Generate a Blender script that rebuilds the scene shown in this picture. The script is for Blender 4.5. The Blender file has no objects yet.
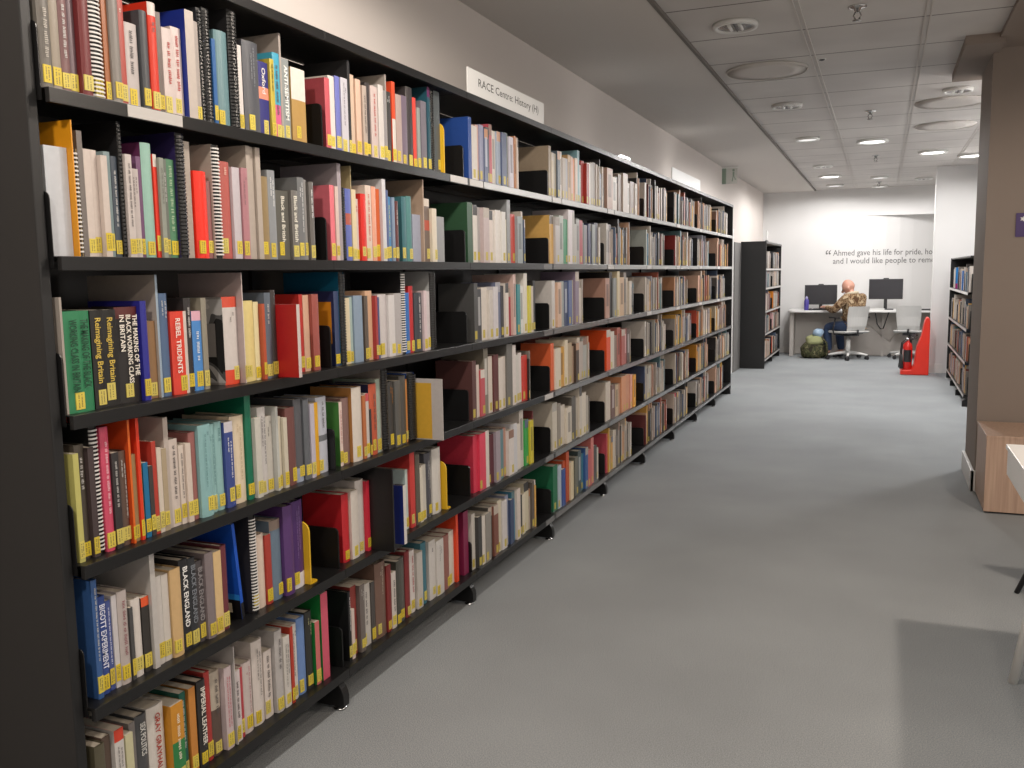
import bpy, bmesh, math, random
from mathutils import Vector, Matrix
PI = math.pi
R = math.radians
scene = bpy.context.scene
COL = scene.collection

# ------------------------------------------------------------------ camera
cam_data = bpy.data.cameras.new('camera')
cam = bpy.data.objects.new('camera', cam_data)
COL.objects.link(cam)
YAW, PIT, ROL = 0.3883, 0.1203, -0.0156
def camera_axes():
    f = Vector((-math.sin(YAW), math.cos(YAW), 0)); r = Vector((math.cos(YAW), math.sin(YAW), 0)); u = Vector((0, 0, 1))
    f2 = math.cos(PIT) * f - math.sin(PIT) * u
    u2 = math.sin(PIT) * f + math.cos(PIT) * u
    return (math.cos(ROL) * r + math.sin(ROL) * u2, -math.sin(ROL) * r + math.cos(ROL) * u2, f2)
ax, ay, az = camera_axes()
cam.matrix_world = Matrix(((ax.x, ay.x, -az.x, 1.5596), (ax.y, ay.y, -az.y, -1.3851), (ax.z, ay.z, -az.z, 1.3888), (0, 0, 0, 1)))
cam_data.sensor_fit = 'HORIZONTAL'
cam_data.sensor_width = 36.0
cam_data.lens = 904.88 / 1024 * 36.0
cam_data.clip_start = 0.05
scene.camera = cam

# ------------------------------------------------------------------ world, exposure, lamps
world = bpy.data.worlds.new('world'); scene.world = world
world.use_nodes = True
bg = world.node_tree.nodes['Background']
bg.inputs[0].default_value = (1.0, 0.93, 0.86, 1)
bg.inputs[1].default_value = 1.0
vs = scene.view_settings
vs.view_transform = 'Standard'; vs.look = 'None'; vs.exposure = 0.0; vs.gamma = 1.0
vs.use_curve_mapping = False
CEIL = 2.68
def lamp(name, loc, watts, col, angle=177, blend=0.25, size=0.07):
    d = bpy.data.lights.new(name, 'SPOT'); d.energy = watts; d.color = col
    d.spot_size = R(angle); d.spot_blend = blend; d.shadow_soft_size = size
    o = bpy.data.objects.new(name, d); COL.objects.link(o); o.location = loc
    return o
WARM = (1.0, 0.90, 0.80); COOL = (1.0, 0.97, 0.945)
# lit downlights in view (x, y, watts)
LIT = [(1.42, 8.82, 150), (2.04, 10.1, 65), (2.48, 10.66, 25), (0.83, 12.31, 78)]
for i, (x, y, w) in enumerate(LIT):
    lamp('downlight_or_fill', (x, y, CEIL - 0.03), w, COOL)
# dimmer ones over the desks
for x, y, w in [(1.465, 12.84, 80), (0.826, 13.81, 28), (2.07, 13.36, 60)]:
    lamp('downlight_or_fill', (x, y, CEIL - 0.03), w, COOL)
# downlights of the same ceiling above and behind the photographer; last two are unseen fill added behind the column
AMBER = (1.0, 0.85, 0.71)
for x, y, w, c in [(0.79, 1.12, 76, WARM), (0.79, -1.48, 92, WARM), (2.05, -0.9, 62, AMBER), (2.9, 2.2, 125, AMBER), (3.6, -0.6, 25, AMBER), (2.5, 6.1, 75, COOL), (2.5, 7.9, 62, COOL)]:
    lamp('downlight_or_fill', (x, y, CEIL - 0.03), w, c)

# ------------------------------------------------------------------ helpers
def tag(o, label=None, cat=None, group=None, kind=None):
    if label: o['label'] = label
    if cat: o['category'] = cat
    if group: o['group'] = group
    if kind: o['kind'] = kind
    return o

def empty(name, loc, label, cat, group=None, rz=0.0):
    o = bpy.data.objects.new(name, None); COL.objects.link(o)
    o.location = loc; o.rotation_euler = (0, 0, rz); o.empty_display_size = 0.05
    return tag(o, label, cat, group)

class MB:
    """collects boxes, prisms and tubes and links them as one mesh object"""
    def __init__(self): self.v = []; self.f = []; self.c = []; self.sm = []
    def poly(self, pts, col=None, smooth=False):
        n = len(self.v); self.v += [tuple(p) for p in pts]
        self.f.append(tuple(range(n, n + len(pts)))); self.c.append(col); self.sm.append(smooth)
    def faces(self, vs, fs, col=None, smooth=False):
        n = len(self.v); self.v += [tuple(p) for p in vs]
        for f in fs:
            self.f.append(tuple(i + n for i in f)); self.c.append(col); self.sm.append(smooth)
    def box(self, x0, x1, y0, y1, z0, z1, col=None, mat=None):
        vs = [Vector((x, y, z)) for z in (z0, z1) for y in (y0, y1) for x in (x0, x1)]
        if mat is not None: vs = [mat @ v for v in vs]
        self.faces(vs, [(0, 2, 3, 1), (4, 5, 7, 6), (0, 1, 5, 4), (2, 6, 7, 3), (0, 4, 6, 2), (1, 3, 7, 5)], col)
    def prism(self, pts, a, b, axis='y', col=None, smooth=False):
        """extrude a closed 2D outline; axis y: pts are (x,z); axis x: (y,z); axis z: (x,y)"""
        def P(p, t):
            return {'y': (p[0], t, p[1]), 'x': (t, p[0], p[1]), 'z': (p[0], p[1], t)}[axis]
        n = len(pts); vs = [P(p, a) for p in pts] + [P(p, b) for p in pts]
        self.faces(vs, [tuple(range(n)), tuple(range(2 * n - 1, n - 1, -1))], col)
        m = len(self.v) - 2 * n
        for i in range(n):
            j = (i + 1) % n
            self.f.append((m + i, m + n + i, m + n + j, m + j)); self.c.append(col); self.sm.append(smooth)
    def tube(self, path, rad, seg=8, col=None, caps=True):
        path = [Vector(p) for p in path]; n = len(path)
        rads = rad if isinstance(rad, (list, tuple)) else [rad] * n
        rings = []; up = None
        for i, p in enumerate(path):
            t = (path[min(i + 1, n - 1)] - path[max(i - 1, 0)]).normalized()
            if up is None:
                up = Vector((0, 0, 1)) if abs(t.z) < 0.9 else Vector((1, 0, 0))
            s = t.cross(up).normalized(); up = s.cross(t).normalized()
            rings.append([p + (s * math.cos(2 * PI * k / seg) + up * math.sin(2 * PI * k / seg)) * rads[i] for k in range(seg)])
        m = len(self.v)
        for r_ in rings: self.v += [tuple(q) for q in r_]
        for i in range(n - 1):
            for k in range(seg):
                l = (k + 1) % seg
                self.f.append((m + i * seg + k, m + i * seg + l, m + (i + 1) * seg + l, m + (i + 1) * seg + k)); self.c.append(col); self.sm.append(True)
        if caps:
            self.f.append(tuple(m + k for k in range(seg - 1, -1, -1))); self.c.append(col); self.sm.append(False)
            self.f.append(tuple(m + (n - 1) * seg + k for k in range(seg))); self.c.append(col); self.sm.append(False)
    def lathe(self, prof, c=(0, 0, 0), seg=24, col=None):
        """prof: list of (radius, z)"""
        m = len(self.v); n = len(prof)
        for rr, z in prof:
            for k in range(seg):
                a = 2 * PI * k / seg
                self.v.append((c[0] + rr * math.cos(a), c[1] + rr * math.sin(a), c[2] + z))
        for i in range(n - 1):
            for k in range(seg):
                l = (k + 1) % seg
                self.f.append((m + i * seg + k, m + i * seg + l, m + (i + 1) * seg + l, m + (i + 1) * seg + k)); self.c.append(col); self.sm.append(True)
        for i, rev in ((0, True), (n - 1, False)):
            if prof[i][0] > 1e-5:
                ring = [m + i * seg + k for k in range(seg)]
                self.f.append(tuple(reversed(ring) if rev else ring)); self.c.append(col); self.sm.append(False)
    def build(self, name, mat, parent=None, bevel=0, fix=True, loc=None):
        me = bpy.data.meshes.new(name)
        me.from_pydata(self.v, [], self.f)
        me.polygons.foreach_set('use_smooth', self.sm)
        if any(c is not None for c in self.c):
            at = me.color_attributes.new('Col', 'FLOAT_COLOR', 'CORNER')
            buf = []
            for p, c in zip(self.f, self.c):
                cc = c if c is not None else (0.5, 0.5, 0.5)
                buf += [cc[0], cc[1], cc[2], 1.0] * len(p)
            at.data.foreach_set('color', buf)
        if fix:
            bm = bmesh.new(); bm.from_mesh(me); bmesh.ops.recalc_face_normals(bm, faces=bm.faces[:]); bm.to_mesh(me); bm.free()
        me.materials.append(mat)
        o = bpy.data.objects.new(name, me); COL.objects.link(o)
        if parent is not None: o.parent = parent
        if loc is not None: o.location = loc
        if bevel:
            bv = o.modifiers.new('bevel', 'BEVEL'); bv.width = bevel; bv.segments = 2; bv.limit_method = 'ANGLE'; bv.angle_limit = R(40)
        return o

def lin(h):
    h = h.lstrip('#')
    out = []
    for i in (0, 2, 4):
        c = int(h[i:i + 2], 16) / 255
        out.append(c / 12.92 if c <= 0.04045 else ((c + 0.055) / 1.055) ** 2.4)
    return tuple(out)

def mat(name, col, rough=0.5, metal=0.0, spec=0.5, noise=0.0, nscale=20.0, bump=0.0, bscale=200.0, emit=None, trans=0.0, alpha=1.0):
    m = bpy.data.materials.new(name); m.use_nodes = True
    nt = m.node_tree; b = nt.nodes['Principled BSDF']
    b.inputs['Roughness'].default_value = rough; b.inputs['Metallic'].default_value = metal
    b.inputs['Specular IOR Level'].default_value = spec
    b.inputs['Base Color'].default_value = (*col, 1)
    if trans: b.inputs['Transmission Weight'].default_value = trans
    if alpha < 1: b.inputs['Alpha'].default_value = alpha
    tc = nt.nodes.new('ShaderNodeTexCoord')
    if noise:
        n = nt.nodes.new('ShaderNodeTexNoise'); n.inputs['Scale'].default_value = nscale; n.inputs['Detail'].default_value = 4
        nt.links.new(tc.outputs['Object'], n.inputs['Vector'])
        mp = nt.nodes.new('ShaderNodeMapRange')
        mp.inputs['To Min'].default_value = 1 - noise; mp.inputs['To Max'].default_value = 1 + noise
        nt.links.new(n.outputs[0], mp.inputs['Value'])
        mx = nt.nodes.new('ShaderNodeMix'); mx.data_type = 'RGBA'; mx.blend_type = 'MULTIPLY'; mx.inputs['Factor'].default_value = 1
        mx.inputs[6].default_value = (*col, 1)
        nt.links.new(mp.outputs[0], mx.inputs[7]); nt.links.new(mx.outputs[2], b.inputs['Base Color'])
    if bump:
        n2 = nt.nodes.new('ShaderNodeTexNoise'); n2.inputs['Scale'].default_value = bscale; n2.inputs['Detail'].default_value = 3
        nt.links.new(tc.outputs['Object'], n2.inputs['Vector'])
        bp = nt.nodes.new('ShaderNodeBump'); bp.inputs['Strength'].default_value = bump; bp.inputs['Distance'].default_value = 0.004
        nt.links.new(n2.outputs[0], bp.inputs['Height']); nt.links.new(bp.outputs[0], b.inputs['Normal'])
    if emit:
        b.inputs['Emission Color'].default_value = (*emit[0], 1); b.inputs['Emission Strength'].default_value = emit[1]
    return m

def attr_mat(name, rough=0.42, spec=0.5, noise=0.10, nscale=60):
    m = mat(name, (0.5, 0.5, 0.5), rough, spec=spec)
    nt = m.node_tree; b = nt.nodes['Principled BSDF']
    a = nt.nodes.new('ShaderNodeVertexColor'); a.layer_name = 'Col'
    n = nt.nodes.new('ShaderNodeTexNoise'); n.inputs['Scale'].default_value = nscale; n.inputs['Detail'].default_value = 5
    tc = nt.nodes.new('ShaderNodeTexCoord'); nt.links.new(tc.outputs['Object'], n.inputs['Vector'])
    mp = nt.nodes.new('ShaderNodeMapRange'); mp.inputs['To Min'].default_value = 1 - noise; mp.inputs['To Max'].default_value = 1 + noise
    nt.links.new(n.outputs[0], mp.inputs['Value'])
    mx = nt.nodes.new('ShaderNodeMix'); mx.data_type = 'RGBA'; mx.blend_type = 'MULTIPLY'; mx.inputs['Factor'].default_value = 1
    nt.links.new(a.outputs['Color'], mx.inputs[6]); nt.links.new(mp.outputs[0], mx.inputs[7])
    nt.links.new(mx.outputs[2], b.inputs['Base Color'])
    return m

def text_mesh(body, size, bold=False):
    cu = bpy.data.curves.new('writing', 'FONT'); cu.body = body; cu.size = size
    cu.align_x = 'LEFT'; cu.align_y = 'BOTTOM_BASELINE'; cu.resolution_u = 2
    if bold: cu.offset = size * 0.018
    o = bpy.data.objects.new('writing', cu); COL.objects.link(o)
    dg = bpy.context.evaluated_depsgraph_get(); dg.update()
    me = bpy.data.meshes.new_from_object(o.evaluated_get(dg))
    bpy.data.objects.remove(o); bpy.data.curves.remove(cu)
    return me
def put_text(name, body, m4, width, height, mt, parent=None, bold=False):
    """writing that fills width (along local x) and height; m4 maps text x,y,z to parent space"""
    me = text_mesh(body, 1.0, bold)
    xs = [v.co.x for v in me.vertices]; ys = [v.co.y for v in me.vertices]
    sx = width / max(1e-6, max(xs) - min(xs)); sy = height / max(1e-6, 0.72)
    for v in me.vertices: v.co = Vector(((v.co.x - min(xs)) * sx, v.co.y * sy, 0))
    me.transform(m4); me.materials.clear(); me.materials.append(mt); me.name = name
    o = bpy.data.objects.new(name, me); COL.objects.link(o)
    if parent is not None: o.parent = parent
    return o

# ------------------------------------------------------------------ materials
M = {}
M['black'] = mat('black_powder_coated_steel', (0.010, 0.010, 0.0105), 0.33, spec=0.4, noise=0.15, nscale=8, bump=0.03, bscale=900)
M['panel'] = mat('black_end_panel_laminate', (0.009, 0.009, 0.0095), 0.5, noise=0.12, nscale=5)
M['wall'] = mat('warm_white_wall_paint', (0.66, 0.61, 0.575), 0.8, spec=0.2, noise=0.02, nscale=3, bump=0.04, bscale=120)
M['wall_far'] = mat('white_wall_paint', (0.70, 0.695, 0.69), 0.8, spec=0.2, noise=0.015, nscale=3, bump=0.03, bscale=120)
M['ceil'] = mat('plain_ceiling_paint', (0.60, 0.57, 0.54), 0.85, spec=0.2, noise=0.02, nscale=2)
M['column'] = mat('shaded_column_paint', (0.26, 0.215, 0.185), 0.75, spec=0.25, noise=0.025, nscale=4)  # wall paint darkened; the shade on the column is put into the colour
M['skirt'] = mat('white_skirting_gloss', (0.72, 0.71, 0.69), 0.4)
M['white'] = mat('white_laminate', (0.78, 0.78, 0.77), 0.35)
M['whiteplastic'] = mat('white_plastic', (0.72, 0.72, 0.70), 0.4)
M['chrome'] = mat('dull_chrome', (0.6, 0.6, 0.6), 0.25, metal=1.0)
M['dark'] = mat('black_plastic', (0.02, 0.02, 0.022), 0.4)
M['screen'] = mat('dark_screen_glass', (0.035, 0.035, 0.04), 0.25)
M['lamp_on'] = mat('lit_lamp_diffuser', (0.9, 0.9, 0.9), 0.4, emit=((1.0, 0.97, 0.93), 6.0))
M['lamp_dim'] = mat('dimmed_lamp_diffuser', (0.9, 0.9, 0.9), 0.4, emit=((1.0, 0.97, 0.93), 0.8))
M['red'] = mat('red_moulded_plastic', (0.78, 0.035, 0.018), 0.35, noise=0.08, nscale=12)
M['paper'] = mat('page_edges', (0.60, 0.54, 0.45), 0.8, spec=0.15, noise=0.12, nscale=150)
M['cover'] = attr_mat('book_cover')
M['sticker'] = attr_mat('yellow_classmark_sticker', 0.45, noise=0.06, nscale=200)
M['ink'] = attr_mat('spine_lettering_ink', 0.5, noise=0.0)
M['comb_black'] = mat('black_plastic_comb', (0.02, 0.02, 0.02), 0.3)
M['comb_white'] = mat('white_plastic_comb', (0.72, 0.71, 0.69), 0.35)
M['yellow_metal'] = mat('yellow_painted_steel', (0.72, 0.44, 0.02), 0.4)
M['ink_black'] = mat('black_sign_lettering', (0.05, 0.05, 0.05), 0.6)
M['ink_grey'] = mat('grey_wall_lettering', (0.14, 0.14, 0.14), 0.6)

# carpet: short looped pile, grey blue with faint flecks and soft worn patches
def carpet():
    m = mat('grey_blue_carpet', (0.2, 0.2, 0.2), 0.95, spec=0.1)
    nt = m.node_tree; b = nt.nodes['Principled BSDF']; tc = nt.nodes.new('ShaderNodeTexCoord')
    n1 = nt.nodes.new('ShaderNodeTexNoise'); n1.inputs['Scale'].default_value = 260; n1.inputs['Detail'].default_value = 3
    n2 = nt.nodes.new('ShaderNodeTexNoise'); n2.inputs['Scale'].default_value = 1.1; n2.inputs['Detail'].default_value = 3
    for n in (n1, n2): nt.links.new(tc.outputs['Object'], n.inputs['Vector'])
    r1 = nt.nodes.new('ShaderNodeValToRGB')
    r1.color_ramp.elements[0].position = 0.3; r1.color_ramp.elements[0].color = (0.22, 0.238, 0.252, 1)
    r1.color_ramp.elements[1].position = 0.7; r1.color_ramp.elements[1].color = (0.385, 0.405, 0.415, 1)
    nt.links.new(n1.outputs[0], r1.inputs[0])
    mp = nt.nodes.new('ShaderNodeMapRange'); mp.inputs['From Min'].default_value = 0.3; mp.inputs['From Max'].default_value = 0.7
    mp.inputs['To Min'].default_value = 0.90; mp.inputs['To Max'].default_value = 1.10
    nt.links.new(n2.outputs[0], mp.inputs['Value'])
    mx = nt.nodes.new('ShaderNodeMix'); mx.data_type = 'RGBA'; mx.blend_type = 'MULTIPLY'; mx.inputs['Factor'].default_value = 1
    nt.links.new(r1.outputs[0], mx.inputs[6]); nt.links.new(mp.outputs[0], mx.inputs[7]); nt.links.new(mx.outputs[2], b.inputs['Base Color'])
    bp = nt.nodes.new('ShaderNodeBump'); bp.inputs['Strength'].default_value = 0.5; bp.inputs['Distance'].default_value = 0.004
    nt.links.new(n1.outputs[0], bp.inputs['Height']); nt.links.new(bp.outputs[0], b.inputs['Normal'])
    return m
M['carpet'] = carpet()

# metal ceiling tiles, joints drawn by the x,y position (local coordinates in metres)
def tile_mat():
    m = mat('ceiling_tile_metal', (0.60, 0.57, 0.54), 0.6, spec=0.3)
    nt = m.node_tree; b = nt.nodes['Principled BSDF']; tc = nt.nodes.new('ShaderNodeTexCoord')
    sp = nt.nodes.new('ShaderNodeSeparateXYZ'); nt.links.new(tc.outputs['Object'], sp.inputs[0])
    def line(out, off, pitch, half):
        a = nt.nodes.new('ShaderNodeMath'); a.operation = 'SUBTRACT'; nt.links.new(out, a.inputs[0]); a.inputs[1].default_value = off - pitch * 50
        c = nt.nodes.new('ShaderNodeMath'); c.operation = 'MODULO'; nt.links.new(a.outputs[0], c.inputs[0]); c.inputs[1].default_value = pitch
        e = nt.nodes.new('ShaderNodeMath'); e.operation = 'LESS_THAN'; nt.links.new(c.outputs[0], e.inputs[0]); e.inputs[1].default_value = half
        return e
    l1 = line(sp.outputs[1], 4.0, 0.648, 0.014)
    mx = nt.nodes.new('ShaderNodeMix'); mx.data_type = 'RGBA'; nt.links.new(l1.outputs[0], mx.inputs['Factor'])
    n = nt.nodes.new('ShaderNodeTexNoise'); n.inputs['Scale'].default_value = 1.6; n.inputs['Detail'].default_value = 2
    nt.links.new(tc.outputs['Object'], n.inputs['Vector'])
    rp = nt.nodes.new('ShaderNodeValToRGB'); rp.color_ramp.elements[0].position = 0.35; rp.color_ramp.elements[0].color = (0.53, 0.505, 0.485, 1)
    rp.color_ramp.elements[1].position = 0.65; rp.color_ramp.elements[1].color = (0.62, 0.595, 0.57, 1)
    nt.links.new(n.outputs[0], rp.inputs[0]); nt.links.new(rp.outputs[0], mx.inputs[6])
    mx.inputs[7].default_value = (0.13, 0.115, 0.105, 1)
    nt.links.new(mx.outputs[2], b.inputs['Base Color'])
    return m
M['tile'] = tile_mat()

def wood_mat():
    m = mat('pale_wood_laminate', (0.4, 0.27, 0.19), 0.45)
    nt = m.node_tree; b = nt.nodes['Principled BSDF']; tc = nt.nodes.new('ShaderNodeTexCoord')
    mpn = nt.nodes.new('ShaderNodeMapping'); mpn.inputs['Scale'].default_value = (30, 30, 1.2); nt.links.new(tc.outputs['Object'], mpn.inputs[0])
    n = nt.nodes.new('ShaderNodeTexNoise'); n.inputs['Scale'].default_value = 2.2; n.inputs['Detail'].default_value = 6; nt.links.new(mpn.outputs[0], n.inputs['Vector'])
    rp = nt.nodes.new('ShaderNodeValToRGB'); rp.color_ramp.elements[0].position = 0.3; rp.color_ramp.elements[0].color = (0.42, 0.28, 0.205, 1)
    rp.color_ramp.elements[1].position = 0.7; rp.color_ramp.elements[1].color = (0.55, 0.385, 0.29, 1)
    nt.links.new(n.outputs[0], rp.inputs[0]); nt.links.new(rp.outputs[0], b.inputs['Base Color'])
    return m
M['wood'] = wood_mat()

def camo_mat(name, cols, scale):
    m = mat(name, cols[0], 0.9, spec=0.1)
    nt = m.node_tree; b = nt.nodes['Principled BSDF']; tc = nt.nodes.new('ShaderNodeTexCoord')
    n = nt.nodes.new('ShaderNodeTexNoise'); n.inputs['Scale'].default_value = scale; n.inputs['Detail'].default_value = 2; n.inputs['Distortion'].default_value = 0.6
    nt.links.new(tc.outputs['Object'], n.inputs['Vector'])
    rp = nt.nodes.new('ShaderNodeValToRGB'); cr = rp.color_ramp; cr.interpolation = 'CONSTANT'
    cr.elements[0].position = 0; cr.elements[0].color = (*cols[0], 1); cr.elements[1].position = 0.42; cr.elements[1].color = (*cols[1], 1)
    for p, c in ((0.50, cols[2]), (0.60, cols[3])):
        e = cr.elements.new(p); e.color = (*c, 1)
    nt.links.new(n.outputs[0], rp.inputs[0]); nt.links.new(rp.outputs[0], b.inputs['Base Color'])
    return m

# ------------------------------------------------------------------ room shell
WX = -0.34          # face of the long left wall
def struct(name, mb, m, **k):
    o = mb.build(name, m, **k); o['kind'] = 'structure'; return o
mb = MB(); mb.box(-0.6, 5.0, -6.5, 17.4, -0.1, 0.0); struct('floor', mb, M['carpet'])
mb = MB(); mb.box(WX - 0.15, WX, -6.5, 14.75, 0.0, CEIL + 0.2); struct('wall_left', mb, M['wall'])
mb = MB(); mb.box(WX, 0.484, -6.5, 14.8, CEIL, CEIL + 0.1); struct('ceiling_soffit', mb, M['ceil'])
mb = MB(); mb.box(0.484, 5.0, -6.5, 17.0, CEIL + 0.018, CEIL + 0.1); struct('ceiling', mb, M['tile'])
mb = MB(); mb.box(0.476, 0.494, -4.5, 14.6, CEIL - 0.003, CEIL + 0.018); struct('trim_6', mb, mat('soffit_step_shade', (0.16, 0.145, 0.13), 0.7))  # dark strip painted in for the shade of the soffit step
mb = MB(); mb.box(-0.6, 5.0, -4.6, -4.5, 0.0, CEIL + 0.1); struct('wall_front_unseen', mb, M['wall'])  # unseen wall added behind the camera to stop light from the back
# pairs of slim rails between the tile rows
for i, x in enumerate((1.117, 1.735, 2.355)):
    mb = MB()
    for d in (-0.016, 0.010):
        mb.box(x + d, x + d + 0.008, -6.5, 14.75, CEIL + 0.012, CEIL + 0.02)
    struct('trim_%d' % (i + 1), mb, M['ceil'])
# back wall: lower part runs slightly away to the right under a straight bulkhead
mb = MB()
WALL_LINE = [(WX - 0.2, 14.55), (1.2, 14.66), (1.4, 14.685), (1.6, 14.735), (1.8, 14.815), (2.0, 14.93), (2.3, 15.14), (2.6, 15.38), (5.0, 17.2)]
mb.prism(WALL_LINE + [(5.0, 17.4), (WX - 0.2, 17.4)], 0.0, 2.25, 'z')
struct('wall_back', mb, M['wall_far'])
mb = MB(); mb.prism([(WX - 0.2, 14.55), (1.2, 14.66), (5.0, 14.80), (5.0, 17.4), (WX - 0.2, 17.4)], 2.25, CEIL + 0.05, 'z'); struct('wall_bulkhead', mb, M['wall_far'])
mb = MB(); mb.prism([(WX, 14.56), (1.2, 14.648), (1.2, 14.66), (WX, 14.575)], 0.0, 0.1, 'z'); struct('baseboard_back', mb, M['skirt'])
mb = MB(); mb.box(WX, WX + 0.014, 9.05, 11.4, 0, 0.1); struct('baseboard_left', mb, M['skirt'])
# white pier at the end of the aisle and the wall behind the right hand shelving
mb = MB(); mb.box(2.17, 5.0, 11.86, 12.1, 0.0, CEIL + 0.05); struct('wall_pier', mb, M['wall_far'])
mb = MB(); mb.box(2.155, 2.33, 11.846, 11.86, 0.0, 0.12); mb.box(2.155, 2.17, 11.86, 12.1, 0, 0.12); struct('baseboard_pier', mb, M['skirt'])
mb = MB(); mb.box(2.72, 2.9, 5.5, 11.86, 0.0, CEIL + 0.05); struct('wall_right', mb, M['wall_far'])
mb = MB(); mb.box(2.125, 5.0, 4.83, 5.5, 0.0, CEIL + 0.05); struct('wall_column', mb, M['column'])
mb = MB(); mb.box(2.105, 2.125, 4.815, 5.5, 0.0, 0.13); mb.box(2.105, 3.4, 4.815, 4.83, 0.0, 0.13); struct('baseboard_column', mb, M['skirt'], bevel=0.003)
mb = MB(); mb.box(1.955, 2.16, 4.55, 5.66, CEIL - 0.035, CEIL + 0.02); struct('ceiling_panel', mb, M['column'])
mb = MB(); mb.box(2.13, 5.0, -6.5, 4.835, CEIL - 0.01, CEIL + 0.02); struct('ceiling_plain', mb, M['column'])  # plain ceiling, its shade painted in by the darker column colour
mb = MB(); mb.box(WX, WX + 0.03, 11.25, 11.84, 0.0, 1.78); struct('trim_4', mb, mat('plain_grey', (0.17, 0.165, 0.16), 0.6))  # grey slab on the left wall, just before the far bookcase
mb = MB(); mb.box(WX, WX + 0.022, 11.02, 11.2, 0.0, 1.95); struct('trim_5', mb, M['skirt'])

# ------------------------------------------------------------------ the long run of black shelving
SHELF_Z = [1.778, 1.441, 1.109, 0.784, 0.463, 0.133]
CAN_Z = 2.0897
def arc(cx, cz, r, a0, a1, n):
    return [(cx + r * math.cos(R(a0 + (a1 - a0) * i / n)), cz + r * math.sin(R(a0 + (a1 - a0) * i / n))) for i in range(n + 1)]
def shelf_mb(L=1.0, d=0.285):
    m = MB()
    m.prism([(0, 0), (0, -0.030), (-0.012, -0.030), (-0.012, -0.003), (-d + 0.012, -0.003), (-d + 0.012, -0.02), (-d, -0.02), (-d, 0)], 0.0005, L - 0.0005, 'y')
    return m
def bracket_mb(y0, y1, d=0.28, h=0.132):
    m = MB(); m.prism([(-d, -0.024), (-0.022, -0.024)] + arc(-0.036, h - 0.014, 0.014, 0, 90, 4) + [(-d, h)], y0, y1, 'y'); return m
def foot_mb(y0, y1, d=0.28, h=0.102):
    m = MB(); m.prism([(-d, 0.012), (-0.03, 0.012), (-0.004, 0.012), (-0.004, 0.042)] + arc(-0.064, 0.042, 0.06, 0, 90, 6) + [(-d, h)], y0, y1, 'y'); return m
def leveller_mb(y):
    m = MB(); m.lathe([(0.006, 0.014), (0.006, 0.006), (0.02, 0.005), (0.021, 0.0)], (-0.03, y, 0), 14); return m

def make_bay():
    root = empty('shelving_bay', (0, 0, 0), 'x', 'shelving')
    m = MB(); m.prism([(0, CAN_Z + 0.027), (0, CAN_Z), (-0.012, CAN_Z), (-0.012, CAN_Z + 0.022), (-0.3, CAN_Z + 0.022), (-0.3, CAN_Z + 0.027)], 0.0008, 0.9992, 'y')
    m.build('canopy', M['black'], root, bevel=0.0012)
    m = MB(); m.box(-0.305, -0.298, 0, 1, 0.03, CAN_Z + 0.02); m.build('back_panel', M['black'], root)
    m = MB(); m.box(-0.298, -0.285, 0.97, 0.9992, 0.0, CAN_Z); m.build('post', M['black'], root)
    for z in SHELF_Z:
        s = shelf_mb().build('shelf', M['black'], root, bevel=0.0012, loc=(0, 0, z))
        bracket_mb(0.0002, 0.0024).build('bracket', M['black'], s)
        bracket_mb(0.9962, 0.9986).build('bracket', M['black'], s)
    ft = foot_mb(0.966, 0.9992).build('foot', M['black'], root, bevel=0.002)
    leveller_mb(0.983).build('leveller', M['chrome'], ft)
    return root
def copy_tree(o, parent=None):
    c = o.copy(); COL.objects.link(c)
    if parent is not None: c.parent = parent
    for ch in list(o.children): copy_tree(ch, c)
    return c
BAYLAB = ['nearest black shelving bay, with the broad solid end panel facing the camera',
          'second black shelving bay, just before the bay that carries the lettered sign',
          'black shelving bay directly under the white History sign',
          'black shelving bay just beyond the one under the History sign',
          'middle black shelving bay, with the small strip light glowing on its top',
          'black shelving bay just before the blank white sign',
          'black shelving bay directly under the blank white sign',
          'black shelving bay just beyond the blank white sign, last but one',
          'farthest black shelving bay of the long run, ending beside the white wall']
bay0 = make_bay()
bays = [bay0] + [copy_tree(bay0) for i in range(8)]
for i, b in enumerate(bays):
    b.location = (0, float(i), 0); b['label'] = BAYLAB[i]; b['group'] = 'bays of the long black wall shelving'
m = MB(); m.box(-0.31, -0.031, -0.028, -0.0015, 0.0, CAN_Z + 0.03)
m.build('end_panel', M['panel'], bays[0], bevel=0.003)
m = MB(); m.box(-0.31, -0.006, 1.0015, 1.022, 0.0, CAN_Z + 0.03)
m.build('end_panel', M['panel'], bays[8], bevel=0.003)
# shelf-edge paper strips and clear holders; far ones painted pale for reflected glare
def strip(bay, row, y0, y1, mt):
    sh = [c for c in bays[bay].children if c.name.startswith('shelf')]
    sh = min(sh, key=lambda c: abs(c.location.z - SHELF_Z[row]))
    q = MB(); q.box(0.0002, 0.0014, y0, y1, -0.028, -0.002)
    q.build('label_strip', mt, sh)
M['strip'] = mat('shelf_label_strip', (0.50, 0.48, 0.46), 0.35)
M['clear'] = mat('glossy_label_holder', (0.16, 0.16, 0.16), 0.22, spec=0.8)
M['holder'] = mat('glare_painted_holder', (0.36, 0.36, 0.355), 0.25, spec=0.8)  # clear plastic coloured pale in place of reflected glare
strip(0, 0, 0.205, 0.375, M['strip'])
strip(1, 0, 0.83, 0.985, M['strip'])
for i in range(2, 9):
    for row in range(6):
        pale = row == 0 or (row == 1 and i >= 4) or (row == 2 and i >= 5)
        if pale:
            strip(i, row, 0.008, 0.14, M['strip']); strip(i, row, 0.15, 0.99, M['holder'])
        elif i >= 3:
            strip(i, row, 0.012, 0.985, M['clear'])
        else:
            strip(i, row, 0.86, 0.985, M['strip'] if row == 3 else M['clear'])

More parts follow.
